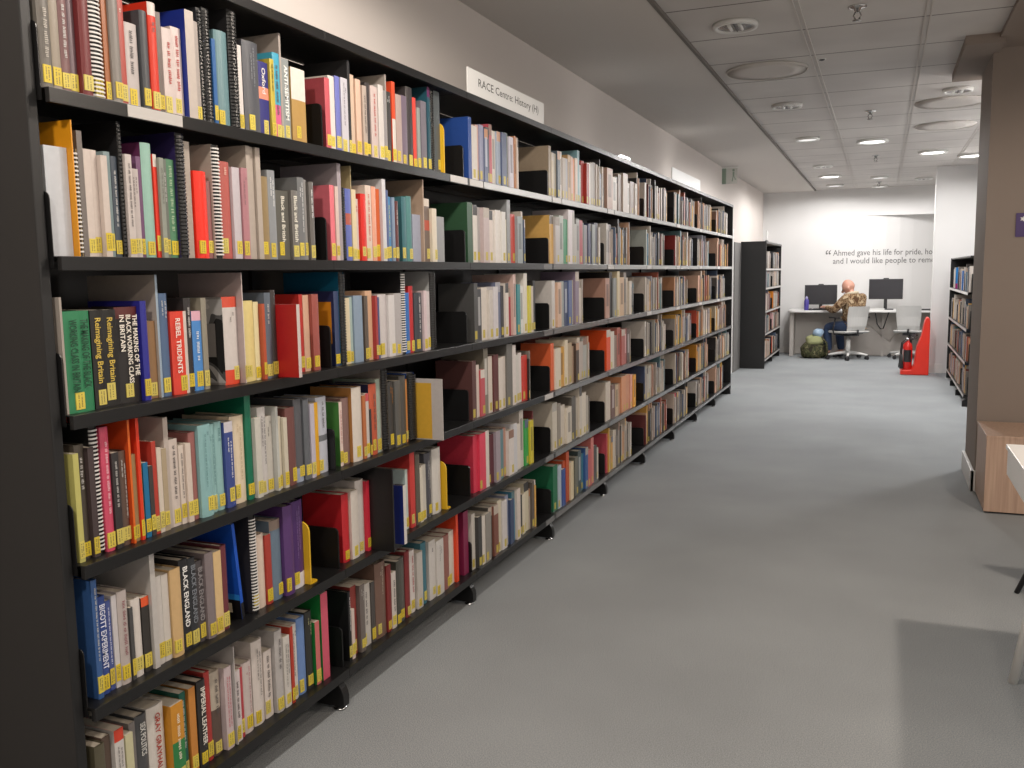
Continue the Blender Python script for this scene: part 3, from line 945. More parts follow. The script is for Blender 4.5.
# ------------------------------------------------------------------ remaining books: past three hundred of a kind, so one object
PAL = ['b4a89c', 'c4bab0', 'a0958a', '948a80', '7c746c', '2a2828', '343232', '5a524c', 'c8bcae', '9a928c', '6a645e', '4a4644', '3a3838', 'b8aca0', 'd0c8c0', '8a6a5c', 'a05a48', '6a3434',
       '50607a', '3c4a60', '5c7a80', '9a9aa4', 'c09a80', 'b88460', 'd0a050', 'a8a49c', 'beb4aa', 'c6beb6', 'aea49a']
FAR = {
 (3, 1): '24468c c9c4be caa59a 8c8fa8 5a6480 4a4a52 b5505c cfc9c0 9aa6b8 4f5a78 6a7468 c0bcc8 cfccca',
 (4, 1): '9a8a76 c2b49a b0a898 56606a d0c8c0 a89c90 9c9aa0 c2b49a b89668 caa892 cf7d45 c9b8a8 7aa0a8 c0ccc4 a8281e 9a2a20 d8d0c8 a09488 8c8078 b4a89c',
 (5, 1): 'b09080 cfc6bc b0a49a 8a7a70 c4b8ae d4ccc4 8c7a70 c0b4a8',
 (3, 2): '2f5038 cfcac4 a8a4a4 b8a8a8 cfc4bc d0cac6 d8d4d0 d2d0cc cfc8b4 8a8c8e c0483e 8c969a',
 (4, 2): 'd2a860 b4b0b0 a8b0a8 2f8a60 d4ccd0 a8a4a0 b0aca8 9a9a98 a82a38 5a6058 8c8890 3a3f62 3a3f62 8a9090 4a4a5a c0b8b0',
 (5, 2): 'c0bab4 a09490 a09490 c8b4a8 b0a49a',
 (6, 2): 'a8b0ac 2f6a86 2f6a86 c0bab4', (7, 2): '8c2420 d0c8c0 b8aca0 b4a090 a08878',
 (3, 3): '4a4a4a 3a3a40 cfc8c0 c4beb8 c8c4c8 6a708a 3a3c44 d0c8c0 a03848 c8aca4 4a8090 3f8a90 d4d4d0 d8d4cc c8c04a',
 (4, 3): 'c8c4c0 c4a898 d0b09a 9aa0a0 3c4868 5c6c98 c4c0a8 8a7c90 d0c8c0 b0aca8',
 (5, 3): 'b08878 2a2624 8c9090 cfc0a0 c8a888 8a8078 c0b4a4 c8beb2',
 (3, 4): '5a3a38 cfc4bc b85058 7a7468 cfc6bc 5c2c2c d0c8c0 c9c0b8 6a6864 cfc8c4 c8c4be d4ccc8 c0362a',
 (4, 4): 'd8643a d4caba c8963c d8cbb4 b09c80 b49a84 4a3c34 c8bcae b4a8a0 a8aaa6',
 (5, 4): 'e0501c cfc8bc 8a7468 a86458 a85c54 9a5c58 5a4c48 b8b0a8',
 (3, 5): 'c8384f d04058 cfc8c0 5a2c34 9a8f98 5c8088 b08474 cfc8c4 c4c4c8 cfc8be c8c0b8 2f9a48 c8b830',
 (4, 5): 'c4bcae 8a8278 c8c0b4 cfc6b8 5a5650 b4aca0 c4bcb0 cfc6b8 a8a094',
 (5, 5): 'c8bcae 6a4a40 c0a888 b07c5c d09068 c88c6c d8a090 e0a030',
 (3, 6): 'c9c4bc 3a3a3a cfc8c0 8a8680 5c5a56 7a4c40 c4bca8 c9c4c4 8a90a8 3c4a6a 4a86a0 cfc4bc 2a2a2a d0c8b4 c8c0a8',
 (4, 6): '1f6a48 a8b4c0 2c4a8c b8502c b8502c cfc0a0 c8bca8 6a6a60 3a4a4c 3f7c94 3a5a90 b85a5a c87870 4a4a48 c0b8ac',
 (5, 6): 'b84a58 c89c4c b49a68 8a7848 d0a05a c4bcb0', (6, 4): 'c8c0b8 2a2a2c a49a90 8c847c b0a8a0', (6, 5): '3a4868 b8b0a4 a8a098 b0a89c c0b8ac',
 (7, 5): 'c8bcae a49a90 38405c', (8, 5): 'c88a34 c88a34', (8, 4): 'c0503c d07848 c89860 b09070', (9, 4): 'b8a890 b8a890', (7, 6): 'c8b8ac b0a8a0 c0304a 8a8680',
 (8, 3): 'd0a890 c89078 c88860 a89080', (9, 2): 'c8a088 c8a088', (9, 6): 'd0a890 c8a898',
}
FENDS = {1: [(2.04, 2.59), (3.02, 3.97), (4.04, 4.83), (5.03, 5.76), (6.02, 6.82), (7.03, 7.68), (8.03, 8.73)],
 2: [(2.04, 2.66), (3.03, 3.92), (4.03, 4.57), (5.03, 5.66), (6.03, 6.83), (7.03, 7.59), (8.1, 8.76)],
 3: [(2.08, 2.81), (3.02, 3.54), (4.03, 4.71), (5.03, 5.56), (6.03, 6.53), (7.06, 7.72), (8.04, 8.58)],
 4: [(2.02, 2.71), (3.02, 3.71), (4.03, 4.6), (5.02, 5.67), (6.03, 6.72), (7.03, 7.74), (8.04, 8.68)],
 5: [(2.05, 2.75), (3.03, 3.68), (4.03, 4.74), (5.03, 5.68), (6.06, 6.64), (7.05, 7.59), (8.05, 8.93)],
 6: [(2.02, 2.78), (3.03, 3.88), (4.03, 4.63), (5.03, 5.76), (6.03, 6.61), (7.04, 7.67), (8.05, 8.52)]}
def loose_book(mb, x, ya, w, z, h, d, col, rnd, fx=1.0, sticker=0.7):
    """one closed book block; fx = +1 spine towards +x, -1 towards -x"""
    c = lin(col); page = (0.56, 0.51, 0.43)
    t = min(0.0015, w * 0.15)
    def X(v): return x + fx * v
    def bx(x0, x1, y0, y1, z0, z1, cc):
        a, b = sorted((X(x0), X(x1))); mb.box(a, b, y0, y1, z0, z1, cc)
    bx(-d, 0, ya, ya + t, z, z + h, c); bx(-d, 0, ya + w - t, ya + w, z, z + h, c)
    bx(-0.002, 0, ya + t, ya + w - t, z, z + h, c)
    bx(-d + 0.002, -0.002, ya + t, ya + w - t, z + 0.001, z + h - 0.002, page)
    if rnd.random() < sticker:
        lw = min(w * 0.9, 0.022); o = (w - lw) * rnd.random()
        bx(0, 0.0004, ya + o, ya + o + lw, z + 0.01, z + 0.045, (0.50, 0.40, 0.06))
    elif rnd.random() < 0.5:
        bx(0, 0.0004, ya + w * 0.25, ya + w * 0.75, z + h * 0.3, z + h * 0.85, tuple(min(0.8, v * 0.5 if sum(c) > 0.6 else v + 0.3) for v in c))
    if rnd.random() < 0.22 and h > 0.2:
        bx(0, 0.0003, ya, ya + w, z + h * 0.82, z + h, lin(rnd.choice(PAL)))
def fill(mb, x, y0, y1, z, hmax, cols, rnd, fx=1.0, dmax=0.21, sticker=0.7, wr=(0.012, 0.042)):
    y = y0; k = 0; cols = cols.split() if cols else []
    n = len(cols)
    wm = (y1 - y0) / max(n, 1) if n > 7 else 0.032
    while y < y1 - 0.006:
        if k < n: c = cols[k]; w = wm * rnd.uniform(0.65, 1.3)
        else: c = rnd.choice(PAL); w = rnd.uniform(*wr)
        if k >= n and rnd.random() < 0.10: y += rnd.uniform(0.006, 0.02); continue
        w = min(w, y1 - y)
        h = rnd.choice((0.2, 0.215, 0.22, 0.225, 0.23, 0.235, 0.235, 0.24, 0.24, 0.245, 0.25, 0.285))
        if k == 0 and n: h = 0.25
        h = min(h + rnd.uniform(-0.006, 0.006), hmax)
        d = min(dmax, 0.205 if h > 0.265 else h * 0.68)
        loose_book(mb, x - fx * rnd.uniform(0.012, 0.03), y, w - 0.0008, z + 0.0004, h, d, c, rnd, fx, sticker)
        y += w; k += 1
rest = MB(); rnd = random.Random(21)
for row in range(1, 7):
    for bi, (a, b) in enumerate(FENDS[row]):
        top = (CAN_Z if row == 1 else SHELF_Z[row - 2] - 0.03) - SHELF_Z[row - 1] - 0.006
        fill(rest, 0.0, a, b, SHELF_Z[row - 1], top, FAR.get((bi + 3, row)), rnd, sticker=0.75 if bi < 2 else 0.35, wr=(0.009, 0.032) if bi < 3 else (0.009, 0.036))

# ------------------------------------------------------------------ lettered and blank shelf signs
def sign(y0, y1, z0, z1, x, label, words=None):
    root = empty('shelf_sign', (x, (y0 + y1) / 2, z0), label, 'sign')
    L = (y1 - y0) / 2
    m = MB(); m.box(-0.006, 0.0, -L, L, 0, z1 - z0); m.build('sign_board', M['white'], root, bevel=0.001)
    m = MB(); m.box(-0.012, -0.004, -L, L, -0.0004, 0.012); m.build('sign_holder', M['whiteplastic'], root)
    if words:
        m4 = Matrix(((0, 0, 1, 0.0006), (1, 0, 0, -L + 0.105), (0, 1, 0, 0.046), (0, 0, 0, 1)))
        put_text('sign_lettering', words, m4, 2 * L - 0.185, 0.034, M['ink_black'], root)
sign(2.045, 2.938, 2.1175, 2.224, -0.016, 'white sign lettered RACE Centre: History (H) on top of the black shelving', 'RACE Centre: History (H)')
sign(5.9, 7.1, 2.1175, 2.218, -0.016, 'blank white sign on the shelving top, far along the wall')

# glowing bars added on the shelving top to brighten spots of the wall
def glow_bar(x, y, L, watts, label):
    root = empty('glow_bar', (x, y, CAN_Z + 0.0272), label, 'light', 'small strip lights on top of the shelving')
    m = MB(); m.box(-0.03, 0.03, -L / 2, L / 2, 0.0, 0.014); m.build('housing', M['whiteplastic'], root, bevel=0.002)
    m = MB(); m.prism([(-0.024, 0.0142), (0.024, 0.0142), (0.018, 0.03), (0.0, 0.036), (-0.018, 0.03)], -L / 2 + 0.008, L / 2 - 0.008, 'y'); m.build('lens', M['lamp_on'], root)
    d = bpy.data.lights.new('glow_bar_lamp', 'SPOT'); d.energy = watts; d.color = (1.0, 0.96, 0.92); d.spot_size = R(140); d.spot_blend = 1.0; d.shadow_soft_size = 0.05
    o = bpy.data.objects.new('glow_bar_lamp', d); COL.objects.link(o); o.parent = root; o.location = (0, 0, 0.06); o.rotation_euler = (0, R(140), 0)
glow_bar(-0.045, 4.55, 0.17, 0.2, 'small glowing strip light on top of the shelving, between the two white signs')
glow_bar(-0.10, 7.2, 0.24, 0.8, 'strip light on top of the shelving just beyond the blank white sign')

# ------------------------------------------------------------------ second bookcase, at the far end of the aisle
FB = empty('bookcase', (0.034, 11.87, 0), 'black bookcase standing end-on at the far left, before the white back wall', 'bookcase')
FZ = [1.42, 1.15, 0.82, 0.50, 0.13]
m = MB(); m.box(-0.35, 0.0, -0.022, 0.0, 0.0, 1.80); m.build('end_panel', M['panel'], FB, bevel=0.003)
m = MB(); m.box(-0.35, -0.006, 2.06, 2.08, 0.0, 1.80); m.build('end_panel', M['panel'], FB)
m = MB(); m.box(-0.345, -0.335, 0, 2.06, 0.04, 1.79); m.build('back_panel', M['black'], FB)
m = MB(); m.box(-0.345, 0, 0, 2.06, 1.772, 1.80); m.build('canopy', M['black'], FB)
for k in range(2):
    for z in FZ:
        s = shelf_mb(1.03, 0.33).build('shelf', M['black'], FB, loc=(0, k * 1.03, z))
        q = MB(); q.box(0.0002, 0.0012, 0.01, 1.02, -0.028, -0.002); q.build('label_strip', M['strip'], s)
        bracket_mb(1.021, 1.024, 0.32, 0.16).build('bracket', M['black'], s)
    f = foot_mb(1.03 * (k + 1) - 0.03, 1.03 * (k + 1) - 0.002, 0.33, 0.11).build('foot', M['black'], FB)
rnd = random.Random(5)
cols2 = {0: ('2a2a2c 3a3a3c 2c2c30 444444 303034', '3a3a3e 8a8a8c 2c2c30'), 1: ('9a8a84 c8c0bc 4a4448 b06070 8a8a90', 'c8bcb4 d0c8c0 3a3030 b8a8a0'),
         2: ('b07a9a c05a8a c0404c c84850 a83844', 'd88428 d88428 d88a2c'), 3: ('d8902c c87828 2a2422 d0a0a0', 'c8a0a0 d0c8c4 a83034 a02c30'), 4: ('c8c8cc b0b0b4 c0c4c8', '3a3a3c c04a2a c04a2a')}
for k, z in enumerate(FZ):
    for q in range(2):
        y0 = 11.87 + q * 1.03 + 0.03
        top = (1.772 if k == 0 else FZ[k - 1] - 0.03) - z - 0.01
        fill(rest, 0.034, y0, y0 + (0.72 if q == 0 else 0.86), z, top, cols2[k][q], rnd, wr=(0.03, 0.06), sticker=0.1, dmax=0.24)
ss = empty('clear_sign_holder', (0.03, 11.9, 1.80), 'slim clear sign holder standing on the far bookcase corner', 'sign holder')
m = MB(); m.box(-0.012, 0.0, 0.0, 0.16, 0.0, 0.145); m.build('panel', mat('frosted_acrylic', (0.62, 0.62, 0.60), 0.3, alpha=0.75), ss, bevel=0.001)
m = MB(); m.box(-0.02, 0.008, 0.0, 0.16, 0.0, 0.012); m.build('base', M['dark'], ss)

# ------------------------------------------------------------------ low shelving on the right, spines facing left
RZ = [1.145, 0.78, 0.45, 0.12]
RX = 2.345
RLAB = ['black shelving unit on the right showing just its far end beside the white pier', 'black shelving unit on the right, second from its far end',
        'black shelving unit on the right, mostly hidden behind the beige column']
for k in range(3):
    y0 = 11.3 - 0.88 * (k + 1)
    root = empty('low_shelving_unit', (RX, y0, 0), RLAB[k], 'shelving', 'shelving units on the right')
    for i, z in enumerate(RZ):
        q = MB()
        q.prism([(0, 0), (0, -0.03), (0.012, -0.03), (0.012, -0.003), (0.34, -0.003), (0.34, 0)], 0.001, 0.879, 'y')
        s = q.build('shelf', M['black'], root, loc=(0, 0, z))
        q = MB(); q.box(-0.0014, -0.0002, 0.02, 0.86, -0.028, -0.002); q.build('label_strip', M['skirt'] if i == 0 else M['strip'], s)
        q = MB(); q.box(0.03, 0.33, 0.001, 0.004, -0.02, 0.18); q.build('bracket', M['black'], s)
    q = MB(); q.box(0.34, 0.35, 0, 0.88, 0.02, 1.50); q.build('back_panel', M['black'], root)
    q = MB(); q.box(0.01, 0.35, 0.0, 0.88, 1.49, 1.505); q.build('canopy', M['black'], root)
    q = MB(); q.prism([(-0.01, 0.0), (0.34, 0.0), (0.34, 0.085), (0.05, 0.085), (-0.01, 0.06)], 0.0, 0.05, 'y'); q.build('foot', M['black'], root)
    if k == 0:
        q = MB(); q.box(0.0, 0.35, 0.862, 0.88, 0.0, 1.505); q.build('end_panel', M['panel'], root)
rnd = random.Random(11)
for i, z in enumerate(RZ):
    for k in range(3):
        y0 = 11.3 - 0.88 * (k + 1)
        top = (1.49 if i == 0 else RZ[i - 1] - 0.03) - z - 0.02
        cols = 'c8c0b8 2a6ab0 c0b0a0 303034 8a8a8c 5a3030 d0c8c0 4a6a80 b0a090 3a3a3c' if i == 0 else None
        fill(rest, RX, y0 + 0.03, y0 + rnd.uniform(0.6, 0.80), z, top, cols, rnd, fx=-1, wr=(0.02, 0.05), sticker=0.2)
# a bright blue and magenta cover turned to the aisle on its top shelf
bk = empty('book', (RX + 0.004, 10.412, RZ[0] + 0.001), 'bright blue and magenta book facing out on the low right shelving', 'book')
q = MB(); q.box(-0.002, 0.17, -0.02, -0.018, 0, 0.245, lin('1f7fc8')); q.box(-0.002, 0.0, -0.018, 0.0, 0, 0.245, lin('1f7fc8')); q.box(-0.002, 0.17, 0, 0.002, 0, 0.245, lin('1f7fc8'))
q.box(-0.0026, 0.17, -0.0206, -0.02, 0.0, 0.06, lin('a02878'))
q.build('cover', M['cover'], bk)
q = MB(); q.box(0.0005, 0.168, -0.0178, -0.0002, 0.001, 0.243); q.build('pages', M['paper'], bk)
o = rest.build('books', M['cover'])
tag(o, 'all the more distant books filling the shelves beyond the second bay', 'books', kind='stuff')

# ------------------------------------------------------------------ desks, monitors, keyboard, bottle
desk = empty('desk', (1.15, 14.2, 0), 'long white desk along the back wall under the wall quotation', 'desk')
m = MB()
pts = [(-1.0, 0.375)] + [(-1.0 + 0.0, -0.25)] + arc(-0.88, -0.25, 0.12, 180, 270, 6) + [(0.1, -0.37), (0.35, -0.34), (1.2, -0.34), (1.2, 0.42)]
m.prism(pts, 0.715, 0.745, 'z'); m.build('desktop', M['white'], desk, bevel=0.003)
M['modesty'] = mat('warm_grey_desk_panel', (0.50, 0.465, 0.43), 0.6, noise=0.03)
m = MB(); m.box(-0.97, -0.91, -0.22, 0.37, 0.0, 0.715); m.build('side_panel', M['modesty'], desk)
m = MB(); m.box(-0.91, 1.2, 0.12, 0.145, 0.01, 0.715); m.build('back_panel', M['modesty'], desk)
m = MB(); m.box(0.42, 0.45, -0.0, 0.119, 0.0, 0.715); m.build('divider_panel', M['modesty'], desk)
m = MB(); m.box(1.17, 1.2, -0.30, 0.30, 0.0, 0.715); m.build('side_panel', M['modesty'], desk)
# rounded cable trunk bulging along the foot of the panel
m = MB(); m.prism([(-0.30, 0.0), (1.15, 0.0), (1.15, 0.20)] + arc(0.75, 0.16, 0.22, 20, 160, 8)[::1] + arc(0.12, 0.20, 0.30, 30, 175, 10) + [(-0.30, 0.16)], 0.05, 0.119, 'y')
m.build('cable_trunk', M['modesty'], desk, bevel=0.02)

def monitor(x, y, rz, label, w=0.50, hh=0.325, lift=0.10):
    root = empty('monitor', (x, y, 0.7455), label, 'monitor', rz=rz)
    m = MB(); m.box(-w / 2, w / 2, -0.015, 0.025, lift, lift + hh); m.build('screen_case', M['dark'], root, bevel=0.004)
    m = MB(); m.box(-w / 2 + 0.012, w / 2 - 0.012, -0.0165, -0.0145, lift + 0.022, lift + hh - 0.012); m.build('screen', M['screen'], root)
    m = MB(); m.box(-0.025, 0.025, 0.0, 0.02, 0.012, lift + 0.05); m.build('stand', M['dark'], root)
    m = MB(); m.box(-0.12, 0.12, -0.10, 0.09, 0.0, 0.012); m.build('base', M['dark'], root, bevel=0.003)
    m = MB(); m.prism([(-0.045, 0), (0.045, 0), (0.035, 0.016), (-0.035, 0.016)], -0.012, 0.014, 'y')
    m.build('webcam', M['dark'], root, loc=(0, 0, lift + hh))
monitor(0.635, 14.2, R(3), 'left black monitor on the white desk, in front of the seated man', lift=0.082, hh=0.318)
monitor(1.61, 14.2, R(-2), 'right black monitor on the white desk, above the empty chair', lift=0.165, hh=0.318)
kb = empty('keyboard', (0.74, 14.0, 0.7455), 'black keyboard in front of the left monitor', 'keyboard')
m = MB(); m.prism([(-0.07, 0.0), (0.07, 0.0), (0.07, 0.022), (-0.07, 0.012)], -0.21, 0.21, 'x'); m.build('body', M['dark'], kb)
m = MB()
for r_ in range(5):
    for c_ in range(15): m.box(-0.2 + c_ * 0.027, -0.2 + c_ * 0.027 + 0.022, -0.06 + r_ * 0.025, -0.06 + r_ * 0.025 + 0.02, 0.0205, 0.0255)
m.build('keys', M['dark'], kb)
kb2 = empty('keyboard', (1.40, 13.98, 0.7455), 'white keyboard on the desk between the two chairs', 'keyboard')
m = MB(); m.prism([(-0.07, 0.0), (0.07, 0.0), (0.07, 0.024), (-0.07, 0.014)], -0.20, 0.20, 'x'); m.build('body', M['whiteplastic'], kb2)
m = MB()
for r_ in range(5):
    for c_ in range(15): m.box(-0.19 + c_ * 0.0255, -0.19 + c_ * 0.0255 + 0.021, -0.06 + r_ * 0.025, -0.06 + r_ * 0.025 + 0.02, 0.0222, 0.027)
m.build('keys', M['whiteplastic'], kb2)
ms = empty('computer_mouse', (0.50, 13.93, 0.7455), 'black computer mouse on the desk near the purple bottle', 'mouse')
m = MB(); m.lathe([(0.034, 0.0), (0.036, 0.012), (0.026, 0.026), (0.0, 0.032)], (0, 0, 0), 14); m.build('body', M['dark'], ms)
bt = empty('water_bottle', (0.435, 13.93, 0.7455), 'purple water bottle standing at the left end of the desk', 'bottle')
M['purple'] = mat('purple_bottle_paint', (0.07, 0.055, 0.30), 0.3)
m = MB(); m.lathe([(0.034, 0.0), (0.037, 0.006), (0.037, 0.15), (0.030, 0.172), (0.02, 0.18)], seg=18); m.build('body', M['purple'], bt)
m = MB(); m.lathe([(0.021, 0.178), (0.021, 0.205), (0.012, 0.212), (0.012, 0.224), (0.0, 0.225)], seg=16); m.build('cap', mat('lilac_cap', (0.35, 0.33, 0.55), 0.4), bt)

pad = empty('desk_mat', (1.95, 13.98, 0.7454), 'black desk mat at the right end of the desk above the red stand', 'desk mat')
m = MB(); m.box(-0.03, 0.38, -0.115, 0.16, 0.0, 0.018); m.build('mat', M['dark'], pad, bevel=0.002)
# quotation on the back wall
def wall_y(x):
    for (xa, ya), (xb, yb) in zip(WALL_LINE, WALL_LINE[1:]):
        if xa <= x <= xb: return ya + (yb - ya) * (x - xa) / (xb - xa)
    return 14.6
q_ = empty('wall_quotation', (0.66, 14.60, 1.5), 'grey lettered quotation on the white back wall above the monitors', 'wall lettering')
def wall_line(words, x0, x1, z, hgt):
    me = text_mesh(words, 1.0)
    xs = [v.co.x for v in me.vertices]; lo, hi_ = min(xs), max(xs)
    for v in me.vertices:
        x = x0 + (v.co.x - lo) * (x1 - x0) / (hi_ - lo)
        v.co = Vector((x - 0.66, wall_y(x) - 0.004 - 14.60, z + v.co.y * hgt / 0.72 - 1.5))
    me.materials.clear(); me.materials.append(M['ink_grey'])
    o = bpy.data.objects.new('lettering', me); COL.objects.link(o); o.parent = q_
wall_line('Ahmed gave his life for pride, hope', 0.785, 2.415, 1.615, 0.098)
wall_line('and I would like people to remember', 0.785, 2.60, 1.483, 0.098)
m = MB()
for dx in (0.012, 0.058):
    for s_ in (0,):
        cx = 0.675 + dx
        ring = []
        pts = [(cx + 0.015 * math.cos(t), 1.652 + 0.015 * math.sin(t)) for t in [2 * PI * k / 12 for k in range(12)]]
        m.prism([(p[0] - 0.66, p[1] - 1.5) for p in pts], wall_y(cx) - 0.006 - 14.6, wall_y(cx) - 0.003 - 14.6, 'y')
        pts = [(cx - 0.02, 1.652), (cx - 0.012, 1.69), (cx + 0.014, 1.712), (cx + 0.018, 1.700), (cx + 0.002, 1.685), (cx - 0.004, 1.662)]
        m.prism([(p[0] - 0.66, p[1] - 1.5) for p in pts], wall_y(cx) - 0.006 - 14.6, wall_y(cx) - 0.003 - 14.6, 'y')
m.build('quotation_mark', M['ink_grey'], q_)

# ------------------------------------------------------------------ office chairs
M['chair'] = mat('pale_grey_chair_shell', (0.60, 0.60, 0.585), 0.45)
def chair(loc, rz, label, arms=True):
    """local +y is forwards"""
    root = empty('office_chair', (*loc, 0), label, 'chair', 'white office chairs at the desk', rz)
    m = MB()
    n = 8; fr = []; bk_ = []
    for k in range(n + 1):
        u = -1 + 2 * k / n
        fr.append((u * 0.175, -0.20 - 0.035 * (1 - u * u))); bk_.append((u * 0.175, -0.215 - 0.035 * (1 - u * u)))
    levels = [(0.44, 0.03, 0.86), (0.52, 0.0, 0.92), (0.66, -0.015, 1.0), (0.80, -0.05, 1.02), (0.825, -0.058, 0.98)]
    for i in range(len(levels) - 1):
        (z0, o0, s0), (z1, o1, s1) = levels[i], levels[i + 1]
        for L, fl in ((fr, False), (bk_, True)):
            for k in range(n):
                q = [(L[k][0] * s0, L[k][1] + o0, z0), (L[k + 1][0] * s0, L[k + 1][1] + o0, z0), (L[k + 1][0] * s1, L[k + 1][1] + o1, z1), (L[k][0] * s1, L[k][1] + o1, z1)]
                m.poly(q[::-1] if fl else q, None, True)
        for k in (0, n):
            q = [(fr[k][0] * s0, fr[k][1] + o0, z0), (bk_[k][0] * s0, bk_[k][1] + o0, z0), (bk_[k][0] * s1, bk_[k][1] + o1, z1), (fr[k][0] * s1, fr[k][1] + o1, z1)]
            m.poly(q)
    for (z, o_, s_) in (levels[0], levels[-1]):
        for k in range(n): m.poly([(fr[k][0] * s_, fr[k][1] + o_, z), (fr[k + 1][0] * s_, fr[k + 1][1] + o_, z), (bk_[k + 1][0] * s_, bk_[k + 1][1] + o_, z), (bk_[k][0] * s_, bk_[k][1] + o_, z)])
    m.build('backrest', M['chair'], root)
    m = MB(); m.prism([(-0.22, 0.445), (0.10, 0.435), (0.20, 0.445), (0.225, 0.425), (0.20, 0.405), (-0.18, 0.41), (-0.235, 0.435)], -0.215, 0.215, 'x')
    m.build('seat', M['chair'], root, bevel=0.012)
    m = MB(); m.box(-0.09, 0.09, -0.14, 0.10, 0.365, 0.408); m.tube([(0, -0.12, 0.385), (0, -0.245, 0.40), (0, -0.24, 0.47)], 0.016, 8); m.build('mechanism', M['dark'], root)
    if arms:
        for sx in (-1, 1):
            m = MB(); m.tube([(sx * 0.10, 0, 0.39), (sx * 0.25, 0.0, 0.395), (sx * 0.268, 0.01, 0.46), (sx * 0.262, -0.04, 0.645)], 0.012, 8)
            m.box(sx * 0.262 - 0.022, sx * 0.262 + 0.022, -0.13, 0.10, 0.64, 0.66)
            m.build('armrest', M['dark'], root)
    m = MB(); m.lathe([(0.034, 0.09), (0.034, 0.30), (0.018, 0.30), (0.018, 0.37)], seg=14); m.build('gas_column', M['whiteplastic'] if arms else M['dark'], root)
    b = MB(); b.lathe([(0.05, 0.075), (0.05, 0.115), (0.03, 0.125)], seg=16)
    for k in range(5):
        t = 2 * PI * k / 5 + 0.35
        c, s_ = math.cos(t), math.sin(t)
        b.tube([(c * 0.03, s_ * 0.03, 0.105), (c * 0.18, s_ * 0.18, 0.092), (c * 0.30, s_ * 0.30, 0.072)], [0.026, 0.02, 0.015], 8)
    base = b.build('star_base', M['whiteplastic'], root)
    for k in range(5):
        t = 2 * PI * k / 5 + 0.35
        c, s_ = math.cos(t) * 0.30, math.sin(t) * 0.30
        w_ = MB()
        for d in (-0.017, 0.017):
            pts = [(c - 0.012 + 0.027 * math.cos(2 * PI * j / 14), 0.0275 + 0.027 * math.sin(2 * PI * j / 14)) for j in range(14)]
            w_.prism(pts, s_ + d - 0.008, s_ + d + 0.008, 'y', smooth=True)
        w_.box(c - 0.012, c + 0.014, s_ - 0.006, s_ + 0.006, 0.03, 0.07)
        w_.build('castor', M['dark'], base)
    return root
chair((1.09, 13.62), R(36), 'white swivel chair the man in camouflage is sitting on')
chair((1.975, 13.92), R(-8), 'empty white swivel chair tucked under the desk, left of the red extinguisher stand', arms=False)

# looped black cable hanging below the desk
cb = empty('cable', (1.52, 13.95, 0.70), 'black cable hanging in a V below the desk', 'cable')
m = MB(); m.tube([(-0.12, 0.0, 0.012), (-0.06, 0, 0.010), (-0.05, 0.0, -0.01), (-0.02, 0, -0.17), (0.03, 0.0, -0.245), (0.07, 0, -0.24), (0.10, 0.0, -0.14), (0.14, 0, 0.0), (0.15, 0.0, 0.012)], 0.009, 8)
m.build('lead', M['dark'], cb)

# ------------------------------------------------------------------ fire extinguishers on their red stand
st = empty('extinguisher_stand', (2.0, 11.66, 0), 'red moulded stand for fire extinguishers beside the white pier', 'extinguisher stand')
m = MB()
m.prism([(-0.19, 0.0), (0.15, 0.0), (0.15, 0.70), (0.135, 0.75), (0.105, 0.75), (0.085, 0.70), (0.05, 0.50), (0.0, 0.36), (-0.03, 0.12), (-0.06, 0.07), (-0.17, 0.065), (-0.19, 0.05)], -0.15, 0.15, 'y')
m.build('body', M['red'], st, bevel=0.012)
M['exred'] = mat('glossy_red_enamel', (0.66, 0.02, 0.015), 0.22)
def extinguisher(x, y, rad, hgt, label, horn):
    root = empty('fire_extinguisher', (x, y, 0.067), label, 'fire extinguisher', 'fire extinguishers on the red stand')
    m = MB(); m.lathe([(rad * 0.86, 0.0), (rad, 0.012), (rad, hgt - 0.06), (rad * 0.8, hgt - 0.02), (rad * 0.35, hgt), (rad * 0.3, hgt + 0.02)], seg=20); m.build('cylinder', M['exred'], root)
    m = MB(); m.lathe([(rad * 0.32, hgt + 0.015), (rad * 0.32, hgt + 0.05), (0.0, hgt + 0.052)], seg=12); m.build('valve', M['chrome'], root)
    m = MB(); m.tube([(0.0, 0.0, hgt + 0.04), (0.05, -0.02, hgt + 0.075), (0.11, -0.03, hgt + 0.095)], 0.008, 6); m.tube([(0.0, 0, hgt + 0.03), (0.05, -0.02, hgt + 0.035), (0.10, -0.03, hgt + 0.055)], 0.007, 6)
    m.build('handle', M['dark'], root)
    m = MB()
    for k in range(8):
        a0, a1 = R(205 + k * 14), R(205 + (k + 1) * 14)
        rr = rad + 0.0012
        m.poly([(rr * math.cos(a0), rr * math.sin(a0), 0.10), (rr * math.cos(a1), rr * math.sin(a1), 0.10), (rr * math.cos(a1), rr * math.sin(a1), hgt - 0.10), (rr * math.cos(a0), rr * math.sin(a0), hgt - 0.10)])
    m.build('label', M['dark'] if horn else M['whiteplastic'], root)
    m = MB(); m.tube([(-0.01, -0.02, hgt + 0.03), (-rad - 0.01, -0.035, hgt - 0.02), (-rad - 0.022, -0.03, hgt * 0.6), (-rad - 0.02, -0.028, 0.18)], 0.009, 8); m.build('hose', M['dark'], root)
    m = MB(); m.lathe([(0.012, 0.20), (0.016, 0.12), (0.026, 0.02), (0.026, 0.012)], (-rad - 0.02, -0.03, 0), 12); m.build('horn', M['dark'], root)
extinguisher(1.895, 11.585, 0.055, 0.36, 'near red fire extinguisher with dark label on the red stand', True)
extinguisher(1.885, 11.745, 0.055, 0.36, 'rear red fire extinguisher with pale label on the red stand', False)

